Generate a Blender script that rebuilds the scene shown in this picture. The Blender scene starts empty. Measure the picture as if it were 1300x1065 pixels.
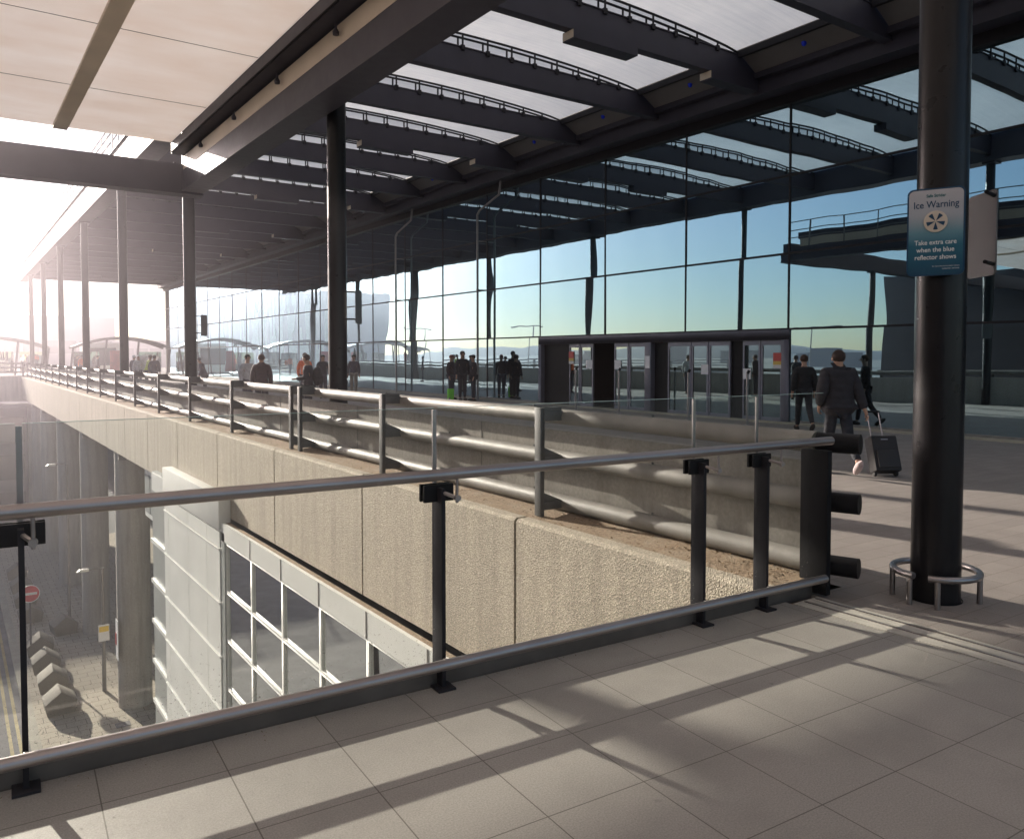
import bpy, bmesh, math, random
from mathutils import Vector, Matrix
random.seed(7)
R = math.radians
scn = bpy.context.scene
col = scn.collection

# ------------------------------------------------------------------ helpers
class MB:
    def __init__(s): s.v = []; s.f = []; s.sm = []
    def add(s, vs, fs, smooth=False):
        o = len(s.v); s.v += [tuple(v) for v in vs]
        s.f += [tuple(i + o for i in f) for f in fs]; s.sm += [smooth] * len(fs)
        return s
    def box(s, x0, x1, y0, y1, z0, z1, M=None):
        vs = [Vector((x, y, z)) for z in (z0, z1) for y in (y0, y1) for x in (x0, x1)]
        if M is not None: vs = [M @ v for v in vs]
        return s.add(vs, [(0, 2, 3, 1), (4, 5, 7, 6), (0, 1, 5, 4), (2, 6, 7, 3), (0, 4, 6, 2), (1, 3, 7, 5)])
    def tube(s, pts, r, n=12, cap=True, radii=None):
        pts = [Vector(p) for p in pts]; vs = []; fs = []
        up = None
        for i, p in enumerate(pts):
            if i == 0: d = pts[1] - p
            elif i == len(pts) - 1: d = p - pts[i - 1]
            else: d = (pts[i + 1] - p).normalized() + (p - pts[i - 1]).normalized()
            d.normalize()
            if up is None:
                up = Vector((0, 0, 1)) if abs(d.z) < .9 else Vector((1, 0, 0))
            a = d.cross(up).normalized(); b = a.cross(d).normalized(); up = b
            rr = radii[i] if radii else r
            for k in range(n):
                t = 2 * math.pi * k / n
                vs.append(p + (a * math.cos(t) + b * math.sin(t)) * rr)
        for i in range(len(pts) - 1):
            for k in range(n):
                k2 = (k + 1) % n
                fs.append((i * n + k, i * n + k2, (i + 1) * n + k2, (i + 1) * n + k))
        s.add(vs, fs, True)
        if cap:
            m = len(pts) - 1
            s.add(vs[:n], [tuple(range(n))[::-1]]); s.add(vs[m * n:], [tuple(range(n))])
        return s
    def prism(s, prof, axis, a0, a1, smooth=False):
        # prof in the two remaining axes, extruded along axis
        n = len(prof)
        def mk(p, a):
            return {'x': (a, p[0], p[1]), 'y': (p[0], a, p[1]), 'z': (p[0], p[1], a)}[axis]
        vs = [mk(p, a0) for p in prof] + [mk(p, a1) for p in prof]
        fs = [(i, (i + 1) % n, n + (i + 1) % n, n + i) for i in range(n)]
        s.add(vs, fs, smooth); s.add(vs, [tuple(range(n))[::-1], tuple(range(n, 2 * n))])
        return s
    def lathe(s, prof, c, n=24):
        vs = []; fs = []
        for (r, z) in prof:
            for k in range(n):
                t = 2 * math.pi * k / n
                vs.append((c[0] + r * math.cos(t), c[1] + r * math.sin(t), c[2] + z))
        for i in range(len(prof) - 1):
            for k in range(n):
                k2 = (k + 1) % n
                fs.append((i * n + k, i * n + k2, (i + 1) * n + k2, (i + 1) * n + k))
        return s.add(vs, fs, True)
    def build(s, name, mat, parent=None, bevel=0, M=None):
        me = bpy.data.meshes.new(name)
        vs = s.v if M is None else [tuple(M @ Vector(v)) for v in s.v]
        me.from_pydata(vs, [], s.f); me.update()
        bm = bmesh.new(); bm.from_mesh(me)
        bmesh.ops.remove_doubles(bm, verts=bm.verts, dist=1e-5)
        bmesh.ops.recalc_face_normals(bm, faces=bm.faces)
        if bevel:
            es = [e for e in bm.edges if len(e.link_faces) == 2 and e.calc_face_angle(0) > .6]
            bmesh.ops.bevel(bm, geom=es, offset=bevel, segments=2, profile=.6, affect='EDGES', clamp_overlap=True)
        for f in bm.faces: f.smooth = True
        for e in bm.edges:
            if len(e.link_faces) == 2 and e.calc_face_angle(0) > .6: e.smooth = False
        bm.to_mesh(me); bm.free()
        if mat: me.materials.append(mat)
        o = bpy.data.objects.new(name, me); col.objects.link(o)
        if parent: o.parent = parent
        return o

def tag(o, label=None, cat=None, group=None, kind=None):
    if label: o['label'] = label
    if cat: o['category'] = cat
    if group: o['group'] = group
    if kind: o['kind'] = kind
    return o
def empty(name, loc=(0, 0, 0), rz=0, label=None, cat=None, group=None):
    o = bpy.data.objects.new(name, None); col.objects.link(o)
    o.location = loc; o.rotation_euler = (0, 0, rz); o.empty_display_size = .2
    return tag(o, label, cat, group)
def dup(root, loc=None, rz=None, label=None, group=None):
    def cp(o, par):
        c = o.copy(); col.objects.link(c); c.parent = par
        for ch in [x for x in bpy.data.objects if x.parent == o and x.name not in made]:
            made.add(cp(ch, c).name)
        return c
    made = set()
    c = cp(root, None)
    if loc is not None: c.location = loc
    if rz is not None: c.rotation_euler = (0, 0, rz)
    if label: c['label'] = label
    if group: c['group'] = group
    return c

# ------------------------------------------------------------------ materials
def nmat(name):
    m = bpy.data.materials.new(name); m.use_nodes = True
    nt = m.node_tree; b = nt.nodes['Principled BSDF']
    return m, nt, b
def coord(nt, scale=1.0, obj=True):
    tc = nt.nodes.new('ShaderNodeTexCoord'); mp = nt.nodes.new('ShaderNodeMapping')
    nt.links.new(tc.outputs['Object'], mp.inputs['Vector'])
    mp.inputs['Scale'].default_value = (scale,) * 3 if not isinstance(scale, tuple) else scale
    return mp.outputs['Vector']
def noise(nt, vec, scale, detail=4, rough=.55):
    n = nt.nodes.new('ShaderNodeTexNoise'); n.inputs['Scale'].default_value = scale
    n.inputs['Detail'].default_value = detail; n.inputs['Roughness'].default_value = rough
    nt.links.new(vec, n.inputs['Vector']); return n.outputs['Fac']
def ramp(nt, fac, stops):
    r = nt.nodes.new('ShaderNodeValToRGB'); nt.links.new(fac, r.inputs['Fac'])
    while len(r.color_ramp.elements) < len(stops): r.color_ramp.elements.new(.5)
    for e, (p, c) in zip(r.color_ramp.elements, stops):
        e.position = p; e.color = (*c, 1) if len(c) == 3 else c
    return r.outputs['Color']
def mixc(nt, fac, a, b, typ='MIX'):
    m = nt.nodes.new('ShaderNodeMix'); m.data_type = 'RGBA'; m.blend_type = typ
    for i, v in ((0, fac), (6, a), (7, b)):
        if isinstance(v, (int, float)): m.inputs[i].default_value = v
        elif isinstance(v, tuple): m.inputs[i].default_value = (*v, 1)
        else: nt.links.new(v, m.inputs[i])
    return m.outputs[2]
def bump(nt, h, strength, dist=.01, base=None):
    b = nt.nodes.new('ShaderNodeBump'); b.inputs['Strength'].default_value = strength
    b.inputs['Distance'].default_value = dist; nt.links.new(h, b.inputs['Height'])
    if base is not None: nt.links.new(base, b.inputs['Normal'])
    return b.outputs['Normal']
def mul(c, k): return tuple(min(1, x * k) for x in c)
def simple(name, c, rough=.5, metal=0, var=.15, scale=3, bumpk=0, bscale=40, spec=.5):
    m, nt, b = nmat(name); v = coord(nt)
    n = noise(nt, v, scale)
    nt.links.new(ramp(nt, n, [(.3, mul(c, 1 - var)), (.7, mul(c, 1 + var))]), b.inputs['Base Color'])
    n2 = noise(nt, v, scale * 4)
    mr = nt.nodes.new('ShaderNodeMapRange'); nt.links.new(n2, mr.inputs['Value'])
    mr.inputs['To Min'].default_value = max(0, rough - .1); mr.inputs['To Max'].default_value = min(1, rough + .12)
    nt.links.new(mr.outputs[0], b.inputs['Roughness'])
    b.inputs['Metallic'].default_value = metal; b.inputs['Specular IOR Level'].default_value = spec
    if bumpk: nt.links.new(bump(nt, noise(nt, v, bscale, 3), bumpk), b.inputs['Normal'])
    return m

M = {}
M['dark_metal'] = simple('dark_metal', (.018, .017, .021), .55, 0, .2, 2, spec=.2)
M['beam'] = simple('beam_paint', (.045, .042, .058), .5, 0, .15, 1.5, spec=.3)
M['column'] = simple('column_paint', (.012, .011, .013), .3, 0, .2, 2, spec=.28)
M['black'] = simple('black_plate', (.010, .010, .012), .55, 0, .2, 6, spec=.15)
M['portal'] = simple('portal_metal', (.12, .12, .155), .42, .1, .1, 2)
M['soffit'] = simple('soffit_panel', (.17, .155, .15), .5, 0, .1, 1)
M['door_frame'] = simple('door_frame_metal', (.20, .20, .25), .35, .3, .1, 2)
M['steel'] = simple('stainless_steel', (.36, .33, .33), .36, 1, .1, 4)
M['galv'] = simple('galvanised_tube', (.21, .20, .185), .55, 0, .22, 3, .15, 30, .35)
M['railpost'] = simple('post_paint', (.10, .10, .10), .5, .1, .25, 4, .1, 40)
M['pipe'] = simple('pipe_metal', (.30, .28, .28), .35, .7, .1, 4)
M['cream'] = simple('cream_strip', (.62, .52, .40), .5, 0, .1, 1)
M['white_panel'] = simple('white_panel', (.74, .75, .72), .4, 0, .07, .8)
M['grey_panel'] = simple('grey_panel', (.30, .32, .31), .45, 0, .1, .8)
M['lamp_white'] = simple('lamp_white', (.7, .68, .62), .4, 0, .05, 2)
M['concrete_dark'] = simple('dark_concrete', (.22, .21, .20), .85, 0, .2, .4, .3, 20)  # even dark grey concrete tone
M['rubber'] = simple('rubber', (.02, .02, .02), .7)
M['yellow'] = simple('yellow_notice', (.75, .52, .06), .5)
M['paper'] = simple('paper', (.78, .78, .8), .6, 0, .05)
M['red'] = simple('red_panel', (.45, .03, .03), .4)
M['signred'] = simple('sign_red', (.55, .02, .03), .4)
M['signwhite'] = simple('sign_white', (.75, .75, .75), .45, 0, .05)
def poster():
    m, nt, b = nmat('notice_poster'); tc = nt.nodes.new('ShaderNodeTexCoord'); v = tc.outputs['Generated']
    sp = nt.nodes.new('ShaderNodeSeparateXYZ'); nt.links.new(v, sp.inputs[0])
    c = ramp(nt, sp.outputs[2], [(0, (.6, .6, .6)), (.22, (.6, .6, .6)), (.24, (.6, .42, .08)), (.45, (.6, .42, .08)), (.47, (.5, .06, .05)), (1, (.5, .06, .05))])
    nt.links.new(c, b.inputs['Base Color']); return m
M['poster'] = poster()
M['skin'] = simple('skin', (.45, .26, .18), .55, 0, .08, 8)
M['blue_lens'] = simple('blue_reflector', (.01, .05, .9), .1, 0, .1, 4)
M['far_build'] = simple('far_cladding', (.36, .33, .35), .6, 0, .08, .1)
M['far_dark'] = simple('far_band', (.16, .15, .17), .5, 0, .1, .1)
M['interior'] = simple('interior_wall', (.20, .22, .20), .8, 0, .2, .3)
M['interior_red'] = simple('interior_red', (.32, .02, .025), .7, 0, .1, .5)

def concrete(name, c, agg=0, streak=0, weather=True):
    m, nt, b = nmat(name); v = coord(nt)
    big = noise(nt, v, .7, 5); c1 = ramp(nt, big, [(.3, mul(c, .8)), (.7, mul(c, 1.15))])
    fine = noise(nt, v, 26, 5, .7)
    c2 = mixc(nt, .5, c1, ramp(nt, fine, [(.35, mul(c, .7)), (.65, mul(c, 1.25))]))
    nrm = None
    if agg:
        vo = nt.nodes.new('ShaderNodeTexVoronoi'); vo.inputs['Scale'].default_value = agg
        nt.links.new(v, vo.inputs['Vector'])
        c2 = mixc(nt, .55, c2, ramp(nt, vo.outputs['Color'], [(.1, mul(c, .5)), (.5, mul(c, 1.0)), (.95, mul(c, 1.9))]))
        nrm = bump(nt, vo.outputs['Distance'], .9, .012)
    else:
        nrm = bump(nt, fine, .35, .004)
    if streak:
        sv = coord(nt, (5, 5, .35)); st = noise(nt, sv, 1.0, 5, .6)
        c2 = mixc(nt, ramp(nt, st, [(.42, (0, 0, 0)), (.7, (streak,) * 3)]), c2, mul(c, .45))
    nt.links.new(c2, b.inputs['Base Color']); nt.links.new(nrm, b.inputs['Normal'])
    b.inputs['Roughness'].default_value = .85
    return m
M['aggregate'] = concrete('exposed_aggregate', (.42, .37, .295), 85, .4)
M['smooth_conc'] = concrete('smooth_concrete', (.36, .335, .30), 0, .35)
M['pillar'] = concrete('pillar_concrete', (.46, .42, .37), 0, .5)
M['block'] = concrete('block_concrete', (.22, .20, .155), 0, .3)

def ledge_mat():
    m, nt, b = nmat('mossy_ledge'); v = coord(nt)
    n = noise(nt, v, 5, 8, .7); n2 = noise(nt, v, 38, 4, .7)
    a = ramp(nt, n, [(.35, (.36, .31, .24)), (.52, (.26, .17, .10)), (.7, (.15, .10, .055))])
    c = mixc(nt, .5, a, ramp(nt, n2, [(.3, (.12, .08, .05)), (.7, (.5, .40, .29))]))
    nt.links.new(c, b.inputs['Base Color']); b.inputs['Roughness'].default_value = .95
    nt.links.new(bump(nt, n2, .9, .02), b.inputs['Normal']); return m
M['ledge'] = ledge_mat()

def tiles(name, c, w, h, off, mortar, mcol, ang=0, rough=.55, shift=(0, 0), var=.12, stain=.3):
    m, nt, b = nmat(name)
    tc = nt.nodes.new('ShaderNodeTexCoord'); mp = nt.nodes.new('ShaderNodeMapping')
    nt.links.new(tc.outputs['Object'], mp.inputs['Vector'])
    mp.inputs['Rotation'].default_value = (0, 0, ang); mp.inputs['Location'].default_value = (*shift, 0)
    br = nt.nodes.new('ShaderNodeTexBrick'); br.offset = off; br.squash = 1
    nt.links.new(mp.outputs[0], br.inputs['Vector'])
    br.inputs['Color1'].default_value = (*mul(c, 1 - var), 1); br.inputs['Color2'].default_value = (*mul(c, 1 + var), 1)
    br.inputs['Mortar'].default_value = (*mcol, 1); br.inputs['Scale'].default_value = 1
    br.inputs['Mortar Size'].default_value = mortar; br.inputs['Mortar Smooth'].default_value = .2
    br.inputs['Brick Width'].default_value = w; br.inputs['Row Height'].default_value = h
    v = coord(nt); f = noise(nt, v, 130, 3, .8); big = noise(nt, v, 1.4, 6, .65)
    cc = mixc(nt, .55, br.outputs['Color'], ramp(nt, f, [(.35, mul(c, .62)), (.65, mul(c, 1.35))]))
    cc = mixc(nt, ramp(nt, big, [(.45, (0, 0, 0)), (.75, (stain,) * 3)]), cc, mul(c, .5))
    cc = mixc(nt, br.outputs['Fac'], cc, mcol)
    sp = noise(nt, v, 7, 3, .5)
    cc = mixc(nt, ramp(nt, sp, [(.72, (0, 0, 0)), (.76, (.55,) * 3)]), cc, mul(c, .35))
    nt.links.new(cc, b.inputs['Base Color'])
    b.inputs['Roughness'].default_value = rough
    nt.links.new(bump(nt, f, .25, .003, bump(nt, br.outputs['Fac'], -.6, .004)), b.inputs['Normal'])
    return m
RA = -math.atan(.055)
M['floor_tiles'] = tiles('terrace_tiles', (.305, .29, .265), .47, .49, 0, .0028, (.10, .09, .075), -RA, .55, (-.26, .02), .09, .45)
M['paving'] = tiles('block_paving', (.25, .225, .205), .40, .20, .5, .003, (.14, .115, .10), R(2), .75, (0, 0), .16, .4)
M['street_paving'] = tiles('street_paving', (.44, .39, .30), .6, .45, .5, .012, (.14, .12, .09), 0, .9, (0, 0), .08, .3)
M['asphalt'] = simple('asphalt', (.15, .15, .15), .9, 0, .25, 1.2, .4, 60)
M['yellow_line'] = simple('yellow_road_paint', (.36, .30, .13), .8, 0, .2, 3)
M['kerbstone'] = simple('kerbstone', (.36, .34, .27), .85, 0, .15, 2, .2, 30)
M['earth'] = simple('distant_ground', (.10, .12, .12), .95, 0, .3, .01)
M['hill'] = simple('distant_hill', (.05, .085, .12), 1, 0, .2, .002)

def timber():
    m, nt, b = nmat('worn_threshold'); v = coord(nt, (9, 1.2, 1)); n = noise(nt, v, 3, 8, .7)
    nt.links.new(ramp(nt, n, [(.3, (.22, .21, .18)), (.5, (.46, .44, .39)), (.75, (.62, .60, .54))]), b.inputs['Base Color'])
    b.inputs['Roughness'].default_value = .6; nt.links.new(bump(nt, n, .4, .004), b.inputs['Normal']); return m
M['threshold'] = timber()

def rail_glass():
    m, nt, b = nmat('balustrade_glass'); nt.nodes.remove(b)
    out = nt.nodes['Material Output']
    tr = nt.nodes.new('ShaderNodeBsdfTransparent'); tr.inputs[0].default_value = (.93, .95, .94, 1)
    gl = nt.nodes.new('ShaderNodeBsdfGlossy'); gl.inputs['Roughness'].default_value = .02
    lw = nt.nodes.new('ShaderNodeLayerWeight'); lw.inputs[0].default_value = .5
    pw_ = nt.nodes.new('ShaderNodeMath'); pw_.operation = 'POWER'; nt.links.new(lw.outputs['Facing'], pw_.inputs[0]); pw_.inputs[1].default_value = 5
    ma = nt.nodes.new('ShaderNodeMath'); ma.operation = 'MULTIPLY_ADD'; nt.links.new(pw_.outputs[0], ma.inputs[0]); ma.inputs[1].default_value = .8; ma.inputs[2].default_value = .025
    mx = nt.nodes.new('ShaderNodeMixShader'); nt.links.new(ma.outputs[0], mx.inputs[0])
    nt.links.new(tr.outputs[0], mx.inputs[1]); nt.links.new(gl.outputs[0], mx.inputs[2])
    # specks of dried dirt, denser near the foot of the pane
    tc = nt.nodes.new('ShaderNodeTexCoord'); v = tc.outputs['Object']
    n = noise(nt, v, 95, 2, .5); big = noise(nt, v, 2.2, 3)
    sep = nt.nodes.new('ShaderNodeSeparateXYZ'); nt.links.new(v, sep.inputs[0])
    mr = nt.nodes.new('ShaderNodeMapRange'); nt.links.new(sep.outputs[2], mr.inputs[0])
    mr.inputs[1].default_value = .1; mr.inputs[2].default_value = .75; mr.inputs[3].default_value = .64; mr.inputs[4].default_value = .80
    sub = nt.nodes.new('ShaderNodeMath'); sub.operation = 'SUBTRACT'
    nt.links.new(n, sub.inputs[0]); nt.links.new(mr.outputs[0], sub.inputs[1])
    m2 = nt.nodes.new('ShaderNodeMath'); m2.operation = 'MULTIPLY_ADD'; m2.use_clamp = True
    nt.links.new(sub.outputs[0], m2.inputs[0]); m2.inputs[1].default_value = 7
    m3 = nt.nodes.new('ShaderNodeMath'); m3.operation = 'MULTIPLY'; nt.links.new(big, m3.inputs[0]); m3.inputs[1].default_value = .07
    nt.links.new(m3.outputs[0], m2.inputs[2])
    df = nt.nodes.new('ShaderNodeBsdfDiffuse'); df.inputs[0].default_value = (.5, .47, .42, 1)
    mm = nt.nodes.new('ShaderNodeMixShader'); nt.links.new(m2.outputs[0], mm.inputs[0])
    nt.links.new(mx.outputs[0], mm.inputs[1]); nt.links.new(df.outputs[0], mm.inputs[2])
    nt.links.new(mm.outputs[0], out.inputs[0]); return m
M['rail_glass'] = rail_glass()
M['glass_edge'] = simple('glass_edge', (.35, .45, .42), .2, 0, .1, 3)

def facade_glass(name, refl, tint, trans=(.30, .42, .40), wob=.25):
    m, nt, b = nmat(name); nt.nodes.remove(b); out = nt.nodes['Material Output']
    geo = nt.nodes.new('ShaderNodeNewGeometry')
    sc = nt.nodes.new('ShaderNodeMapping'); nt.links.new(geo.outputs['Position'], sc.inputs['Vector'])
    sc.inputs['Scale'].default_value = (1, .9, .35)
    n = noise(nt, sc.outputs[0], .8, 1, .4)
    nb = bump(nt, n, wob, .05)
    gl = nt.nodes.new('ShaderNodeBsdfGlossy'); gl.inputs['Roughness'].default_value = .0
    gl.inputs[0].default_value = (*tint, 1); nt.links.new(nb, gl.inputs['Normal'])
    tr = nt.nodes.new('ShaderNodeBsdfTransparent'); tr.inputs[0].default_value = (*trans, 1)
    lw = nt.nodes.new('ShaderNodeLayerWeight'); lw.inputs[0].default_value = .35
    mr = nt.nodes.new('ShaderNodeMapRange'); nt.links.new(lw.outputs['Facing'], mr.inputs[0])
    mr.inputs[3].default_value = refl; mr.inputs[4].default_value = .97
    mx = nt.nodes.new('ShaderNodeMixShader'); nt.links.new(mr.outputs[0], mx.inputs[0])
    nt.links.new(tr.outputs[0], mx.inputs[1]); nt.links.new(gl.outputs[0], mx.inputs[2])
    nt.links.new(mx.outputs[0], out.inputs[0]); return m
M['facade_glass'] = facade_glass('facade_glass', .55, (.64, .88, 1.0), (.22, .32, .30), .15)
M['door_glass'] = facade_glass('door_glass', .5, (.58, .76, .8), (.35, .45, .42), .03)
M['window_glass'] = facade_glass('window_glass', .8, (.9, .92, .9), (.12, .14, .14), .15)
M['dark_glass'] = simple('dark_window', (.05, .06, .07), .08, 0, .2, .4)

def cushion():
    m, nt, b = nmat('roof_membrane'); nt.nodes.remove(b); out = nt.nodes['Material Output']
    v = coord(nt, (1, 1, 1)); n = noise(nt, v, 1.1, 5); sv = coord(nt, (.6, 14, 1)); st = noise(nt, sv, 1, 3)
    c = mixc(nt, .4, ramp(nt, n, [(.3, (.74, .76, .80)), (.7, (.90, .91, .93))]), ramp(nt, st, [(.3, (.7, .72, .75)), (.7, (.92, .92, .92))]))
    d = nt.nodes.new('ShaderNodeBsdfDiffuse'); t = nt.nodes.new('ShaderNodeBsdfTranslucent')
    nt.links.new(c, d.inputs[0]); nt.links.new(c, t.inputs[0])
    mx = nt.nodes.new('ShaderNodeMixShader'); mx.inputs[0].default_value = .48
    nt.links.new(d.outputs[0], mx.inputs[1]); nt.links.new(t.outputs[0], mx.inputs[2])
    nt.links.new(mx.outputs[0], out.inputs[0]); return m
M['cushion'] = cushion()
def lowroof():
    m, nt, b = nmat('lower_roof_sheet'); nt.nodes.remove(b); out = nt.nodes['Material Output']
    v = coord(nt, (.5, 1, 1)); n = noise(nt, v, 1.3, 4)
    c = ramp(nt, n, [(.3, (.90, .82, .76)), (.7, (.97, .92, .88))])
    d = nt.nodes.new('ShaderNodeBsdfDiffuse'); t = nt.nodes.new('ShaderNodeBsdfTranslucent')
    g = nt.nodes.new('ShaderNodeBsdfGlossy'); g.inputs['Roughness'].default_value = .25
    nt.links.new(c, d.inputs[0]); nt.links.new(c, t.inputs[0])
    mx = nt.nodes.new('ShaderNodeMixShader'); mx.inputs[0].default_value = .78
    nt.links.new(d.outputs[0], mx.inputs[1]); nt.links.new(t.outputs[0], mx.inputs[2])
    m2 = nt.nodes.new('ShaderNodeMixShader'); m2.inputs[0].default_value = .08
    nt.links.new(mx.outputs[0], m2.inputs[1]); nt.links.new(g.outputs[0], m2.inputs[2])
    nt.links.new(m2.outputs[0], out.inputs[0]); return m
M['lowroof'] = lowroof()

# ------------------------------------------------------------------ constants
CX = 5.56; Y0 = 2.82; SP = 10.4
FX = 17.4; MY0 = 12.65; MS = 3.467
YE = 84.0; YN = -8.0
SZ = -10.7

# ------------------------------------------------------------------ setting
def sheet(name, x0, x1, y0, y1, z, mat):
    o = MB().add([(x0, y0, z), (x1, y0, z), (x1, y1, z), (x0, y1, z)], [(0, 1, 2, 3)]).build(name, mat)
    o['kind'] = 'structure'; return o
sheet('ground', -6000, 6000, -6000, 6000, SZ - .15, M['earth'])
road = sheet('road', -14, 1.9, -30, 60, SZ - .12, M['asphalt'])
pv = MB().box(2.2, 24, -20, 62, SZ - .3, SZ).build('lower_pavement', M['street_paving']); pv['kind'] = 'structure'
kb = MB().box(1.9, 2.2, -20, 62, SZ - .3, SZ - .003).build('kerb', M['kerbstone']); kb['kind'] = 'structure'
for k, x in enumerate((1.35, 1.6)):
    o = sheet('road_marking', x, x + .1, -30, 60, SZ - .116, M['yellow_line'])
# walkway deck
pav = MB().box(5.42, 40, YN, 73, -1.2, 0).box(5.42, 60, 73, 130, -1.2, 0).box(5.05, 5.42, YN, 3.45, -1.2, 0)
pav = pav.build('pavement', M['paving']); pav['kind'] = 'structure'
fl = MB().prism([(-8, -8), (4.76, -8), (4.76, 3.72 - .055 * 4.76), (-8, 3.72 + .055 * 8)], 'z', -.6, 0).build('terrace_floor', M['floor_tiles']); fl['kind'] = 'structure'
th = MB().box(4.765, 5.045, -8, 3.4, -.6, .004).build('threshold_strip', M['threshold']); th['kind'] = 'structure'
th2 = MB().box(4.86, 4.875, -8, 3.38, -.01, .010).box(4.985, 5.0, -8, 3.38, -.01, .010).build('threshold_trim', M['steel'], th)
th3 = MB().box(17.2, 17.34, YN, YE, -.01, .05).build('facade_kerb', M['kerbstone']); th3['kind'] = 'structure'

# distant hills, only met in the facade's reflection
def hills():
    vs = []; fs = []; n = 160; rad = 4200
    for k in range(n + 1):
        a = R(-110 + 260 * k / n); x = math.sin(a) * rad; y = math.cos(a) * rad
        h = 45 + 30 * math.sin(k * .21) + 18 * math.sin(k * .53 + 1) + 8 * math.sin(k * 1.3) + random.uniform(-2, 2)
        vs += [(x, y, SZ - 1), (x * 1.08, y * 1.08, h * .7), (x * 1.2, y * 1.2, h), (x * 1.5, y * 1.5, SZ - 1)]
    for k in range(n):
        for j in range(3):
            fs.append((k * 4 + j, k * 4 + j + 1, k * 4 + 5 + j, k * 4 + 4 + j))
    o = MB().add(vs, fs, True).build('hills', M['hill']); o['kind'] = 'structure'
hills()

# ------------------------------------------------------------------ parapet + crash barrier
pw = empty('parapet_wall', (4.6, 3.4, 0), 0, 'long concrete bridge parapet with pebbled aggregate face, ledge and smooth inner wall', 'wall')
def inv(o): return Matrix.Translation(o.location).inverted()
PI_ = inv(pw)
ys = [6.51 + 3.63 * k for k in range(-1, 19)]
ys[0] = 3.5; ys.append(73)
for a, b in zip(ys[:-1], ys[1:]):
    g = .02
    MB().prism([(4.6, -1.56), (4.75, -1.56), (4.75, .10), (4.63, .10), (4.6, .07)], 'y', a + g, b - g).build('facing_panel', M['aggregate'], pw, M=PI_)
MB().prism([(4.70, -1.5), (5.30, -1.5), (5.30, .12), (4.70, .085)], 'y', 3.52, 73).build('ledge', M['ledge'], pw, M=PI_)
MB().prism([(5.302, -1.4), (5.418, -1.4), (5.418, .93), (5.302, .93)], 'y', 3.55, 73).build('inner_wall', M['smooth_conc'], pw, .012, M=PI_)
j = MB()
for k in range(19): j.box(5.296, 5.306, 8.2 + 3.63 * k, 8.215 + 3.63 * k, .12, .925)
j.build('wall_joint', M['concrete_dark'], pw, M=PI_)

cb = empty('crash_barrier', (4.9, 3.4, .1), 0, 'galvanised three-tube vehicle barrier with dark posts along the bridge parapet', 'barrier')
CB = inv(cb)
bpost = MB()
bpost.box(-.05, .0, -.05, .05, .0, 1.10)
bpost.box(.0, .22, -.05, .05, 1.06, 1.10).box(.0, .24, -.045, .045, .96, 1.06)
bpost.box(.0, .24, -.045, .045, .50, .60).box(.0, .24, -.045, .045, .06, .14)
bpost.prism([(.0, .60), (.0, .70), (.24, .60)], 'y', -.03, -.015).prism([(.0, .14), (.0, .24), (.24, .14)], 'y', -.03, -.015)
bm0 = None
pys = [6.47 + 3.6 * k for k in range(19)]
for k, y in enumerate([13.55 if False else y for y in pys]):
    if bm0 is None:
        bm0 = bpost.build('post', M['railpost'], cb, .004)
        o = bm0
    else:
        o = bm0.copy(); col.objects.link(o); o.parent = cb
    o.location = (0, y - 3.4, 0)
o = bm0.copy(); col.objects.link(o); o.parent = cb; o.location = (0, 13.35 + .42 - .55 + .02 - 3.4 - .0, 0)
for z in (.20, .66, 1.09):
    p = [(5.2, 3.36, z)]
    if z < .3: p = [(5.28, 3.05, z), (5.2, 3.5, z)]
    elif z < .8: p = [(5.34, 3.12, z), (5.2, 3.6, z)]
    else: p = [(5.38, 3.1, z), (5.2, 3.55, z)]
    # dark capped horns at the near end
    MB().tube([(5.2 + .10, 3.24, z), (5.2, 3.52, z)], .072, 20).build('end_horn', M['black'], cb, M=CB)
    MB().tube([(5.2, 3.52, z), (5.2, 73, z)], .080, 20).build('tube_rail', M['galv'], cb, M=CB)
bo = MB()
for k in range(38):
    for z in (.20, .66, 1.09):
        y = 5.2 + 1.8 * k
        bo.tube([(5.2, y, z + .05), (5.2, y, z + .10)], .011, 6)
        bo.box(5.17, 5.23, y - .02, y + .02, z + .055, z + .075)
bo.build('bolt', M['railpost'], cb, M=CB)
ep = MB().box(5.06, 5.11, 3.34, 3.56, .02, 1.05)
ep.build('end_plate', M['black'], cb, .003, M=CB)
# leaf litter and moss on the ledge and along the foot of the balustrade
lm = simple('dry_litter', (.16, .10, .05), .95, 0, .5, 30)
lt = MB(); rl_ = random.Random(11)
def leaf(x, y, z, sz):
    a = rl_.uniform(0, 6.3); c, s_ = math.cos(a) * sz, math.sin(a) * sz; h = rl_.uniform(.2, 1.0) * sz
    lt.add([(x - c, y - s_, z), (x + s_ * .5, y - c * .5, z + h * .3), (x + c, y + s_, z + h), (x - s_ * .5, y + c * .5, z + h * .2)], [(0, 1, 2, 3)])
for k in range(1500):
    y = 3.6 + 12 * rl_.random() ** 1.6; x = 5.28 - .55 * rl_.random() ** 1.8
    leaf(x, y, .088 + (x - 4.7) * .058 + .004, rl_.uniform(.006, .02))
for k in range(160):
    x = rl_.uniform(.1, 4.7); leaf(x, 3.70 - .055 * x - rl_.random() ** 2 * .12, .003, rl_.uniform(.002, .006))
lo = tag(lt.build('leaf_litter', lm), None, None, None, 'stuff')
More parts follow.
